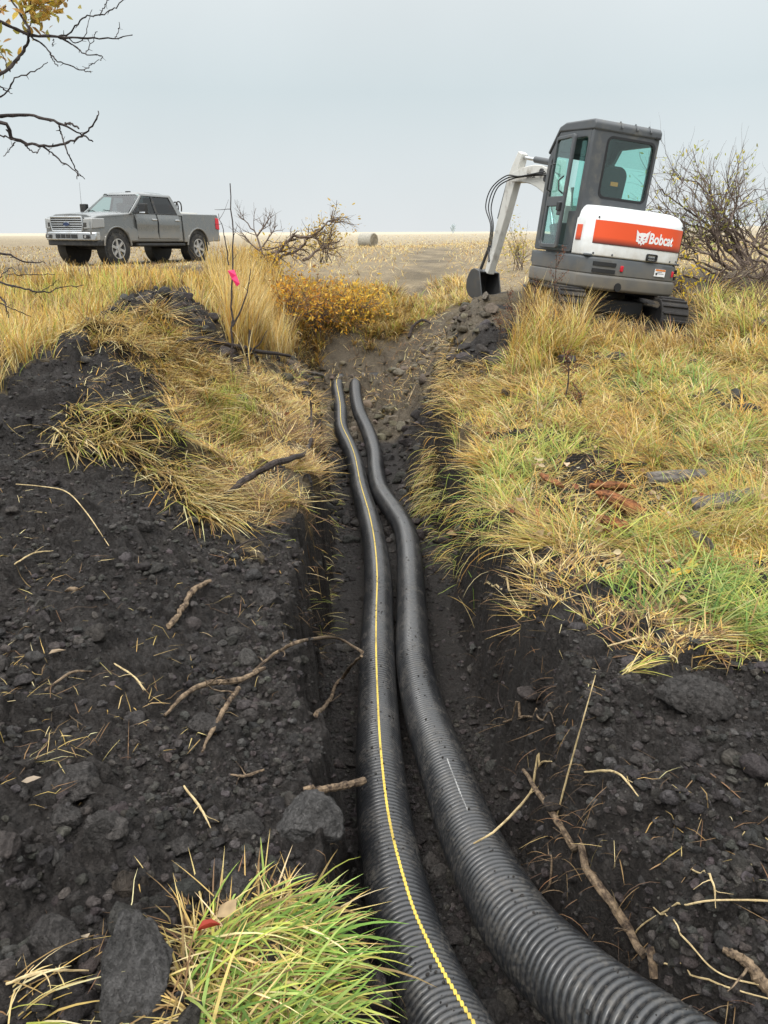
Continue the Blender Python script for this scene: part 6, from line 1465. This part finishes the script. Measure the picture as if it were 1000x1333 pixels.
grassy('verge_grass', wpoly([(740, 445), (900, 448), (900, 470), (740, 470)]), 900, (.12, .26), (4, 1.0), (D(5), D(45), D(15), D(80)), [STRAW, LIME, GOLD], [1, .6, .6], 32)
ORG = [(.62, .33, .05), (.70, .44, .08), (.50, .24, .04), (.66, .50, .14)]
grassy('orange_weeds', wpoly([(352, 380), (400, 366), (495, 376), (500, 405), (440, 428), (365, 428)]), 3000, (.12, .4), (4, 1.0), (D(5), D(60), D(20), D(100)), [ORG, GOLD, STRAW, BROWN], [1.3, .9, .6, .4], 35, scale=.9)
grassy('bank_grass', wpoly([(505, 500), (545, 470), (610, 470), (660, 490), (640, 540), (560, 560), (530, 550)]), 1500, (.12, .34), (4, 1.0), (D(50), D(85), D(10), D(60)), [STRAW, GOLD, BROWN], [1.6, .6, .4], 37, flow=D(-120), hole=intrench)
x, y = pts_in(wpoly([(370, 440), (520, 430), (590, 410), (560, 500), (500, 540), (420, 500), (370, 470)]), 1400, .2); n = len(x); c = pal(n, STRAW + BROWN, .3)
blades('broken_straw', x, y, rng.uniform(0, 6.28, n), rng.uniform(D(50), D(92), n), rng.uniform(D(70), D(110), n), rng.uniform(.05, .25, n), np.hypot(x, y) * .0009, c, c, 2, .03)
# weeds in front of the left track and round the right one
grassy('weedy_grass', wpoly([(684, 402), (745, 396), (760, 440), (715, 455), (684, 440)]), 2200, (.25, .6), (4, 1.0), (D(0), D(35), D(15), D(80)), [STRAW, BROWN, GOLD], [1.2, .6, .5], 33, hole=intrench)
grassy('weedy_grass', wpoly([(740, 432), (830, 436), (905, 448), (915, 468), (740, 455)]), 2000, (.14, .36), (4, 1.0), (D(5), D(50), D(15), D(80)), [STRAW, GOLD, BROWN], [1.2, .6, .5], 34)
# grass hanging over the trench lips
def drape(pts, n, ln, az0, pals, ws, seed, back=.12):
    W = np.array([hit(*p)[:2] for p in pts]); C_ = catmull(W, 300); i = rng.integers(0, 300, n); x = C_[i, 0] - math.sin(az0) * rng.uniform(0, back, n); y = C_[i, 1] - math.cos(az0) * rng.uniform(0, back, n) + rng.normal(size=n) * .05
    k = fbm(x * 3, y * 3, 2, 800 + seed) > -.12; x, y = x[k], y[k]; n = len(x); dep = np.hypot(x, y)
    c = patchy(x, y, pals, ws, 1.2, seed)
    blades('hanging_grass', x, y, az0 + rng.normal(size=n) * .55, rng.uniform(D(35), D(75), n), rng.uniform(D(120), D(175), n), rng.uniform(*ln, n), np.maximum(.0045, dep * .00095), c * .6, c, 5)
drape([(556, 640), (560, 665), (575, 705), (610, 722), (650, 745)], 620, (.15, .42), D(-110), [STRAW, LIME, GREEN, GOLD], [1.3, .5, .4, .5], 1)
drape([(430, 640), (425, 600), (412, 560)], 160, (.12, .3), D(100), [STRAW, BROWN], [1, .5], 2)
drape([(432, 800), (420, 770), (436, 690), (440, 640)], 120, (.10, .22), D(100), [STRAW, LIME], [1, .4], 3)
# the green tuft at the near edge of the trench: one plant clump
tc_ = ghit(320, 1290); TU = empty('grass_tuft', (0, 0, 0)); tag(TU, 'big tuft of long green grass spilling over the trench edge in front', 'grass tuft')
tp_ = wpoly([(235, 1225), (270, 1195), (335, 1180), (395, 1200), (415, 1260), (410, 1400), (300, 1440), (240, 1400)])
n = 620; x, y = pts_in(tp_, n, .02); n = len(x)
c = patchy(x, y, [GREEN, LIME, STRAW, BROWN], [1.7, .8, .4, .1], 3, 41)
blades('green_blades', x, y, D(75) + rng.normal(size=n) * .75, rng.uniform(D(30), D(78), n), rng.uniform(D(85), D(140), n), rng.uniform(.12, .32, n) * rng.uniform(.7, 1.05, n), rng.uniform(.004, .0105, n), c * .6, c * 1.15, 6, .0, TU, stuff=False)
n = 800; x, y = pts_in(tp_, n, .02); n = len(x); c = pal(n, STRAW + BROWN[:2])
blades('dry_blades', x, y, rng.uniform(0, 6.28, n), rng.uniform(D(50), D(85), n), rng.uniform(D(80), D(110), n), rng.uniform(.08, .24, n), rng.uniform(.003, .006, n), c * .7, c, 4, .01, TU, stuff=False)
for P, nb, lab in (([(0, 1290), (40, 1285), (60, 1330), (0, 1345)], 16, 'few pale grass blades at the lower left corner'), ([(800, 880), (820, 868), (835, 872), (815, 888)], 26, 'small yellow green grass wisp on the black soil of the right bank')):
    T_ = empty('grass_wisp', (0, 0, 0)); tag(T_, lab, 'grass wisp'); x, y = pts_in(wpoly(P), nb, .01); n = len(x); c = pal(n, STRAW + LIME); blades('blades', x, y, D(80) + rng.normal(size=n) * .4, rng.uniform(D(50), D(75), n), rng.uniform(D(85), D(110), n), rng.uniform(.08, .2, n), rng.uniform(.003, .006, n), c * .8, c, 4, .02, T_, stuff=False)
for P, n_, s_ in ((RB, 7000, 51), (wpoly([(215, 480), (440, 480), (440, 700), (300, 720)]), 3500, 52), (wpoly([(60, 440), (330, 400), (330, 520), (240, 560), (100, 520)]), 2500, 53)):
    x, y = pts_in(P, n_, .3, intrench); n = len(x); c = pal(n, STRAW + STRAW[-1:] * 2 + BROWN[:2] + GOLD[:1], .3)
    blades('broken_straw', x, y, rng.uniform(0, 6.28, n), rng.uniform(D(60), D(95), n), rng.uniform(D(70), D(110), n), rng.uniform(.03, .14, n), np.maximum(.003, np.hypot(x, y) * .0008), c, c, 2, .03)
# loose straw and fine roots on bare earth
x, y = scatter_polar(9000, .62, 2.7, 9); k = (sample(m_soil, x, y) > .5) & (sample(GF, x, y) < .6) & (fbm(x * 1.5, y * 1.5, 3, 950) + rng.uniform(-.4, .4, len(x)) > .22); x, y = x[k], y[k]; n = len(x); c = pal(n, STRAW + BROWN, .3)
blades('straw_litter', x, y, rng.uniform(0, 6.28, n), rng.uniform(D(75), D(92), n), rng.uniform(D(75), D(105), n), rng.uniform(.02, .10, n) * (1 + (rng.random(n) > .93)), rng.uniform(.0016, .004, n), c * .8, c, 3, .012)
x, y = scatter_polar(20000, .62, 2.7, 12); f_ = sample(GF, x, y); k = (f_ > .08) & (f_ < .9) & (fbm(x * 2, y * 2, 3, 960) > -.05); x, y = x[k], y[k]; n = len(x); c = pal(n, BROWN + [(.3, .2, .11), (.1, .06, .04)], .3)
blades('root_hairs', x, y, np.where(x < np.interp(y, ply, plx), D(90), D(-90)) + rng.normal(size=n) * .7, rng.uniform(D(40), D(120), n), rng.uniform(D(110), D(190), n), rng.uniform(.03, .16, n), rng.uniform(.0012, .0026, n), c, c, 5, .02)
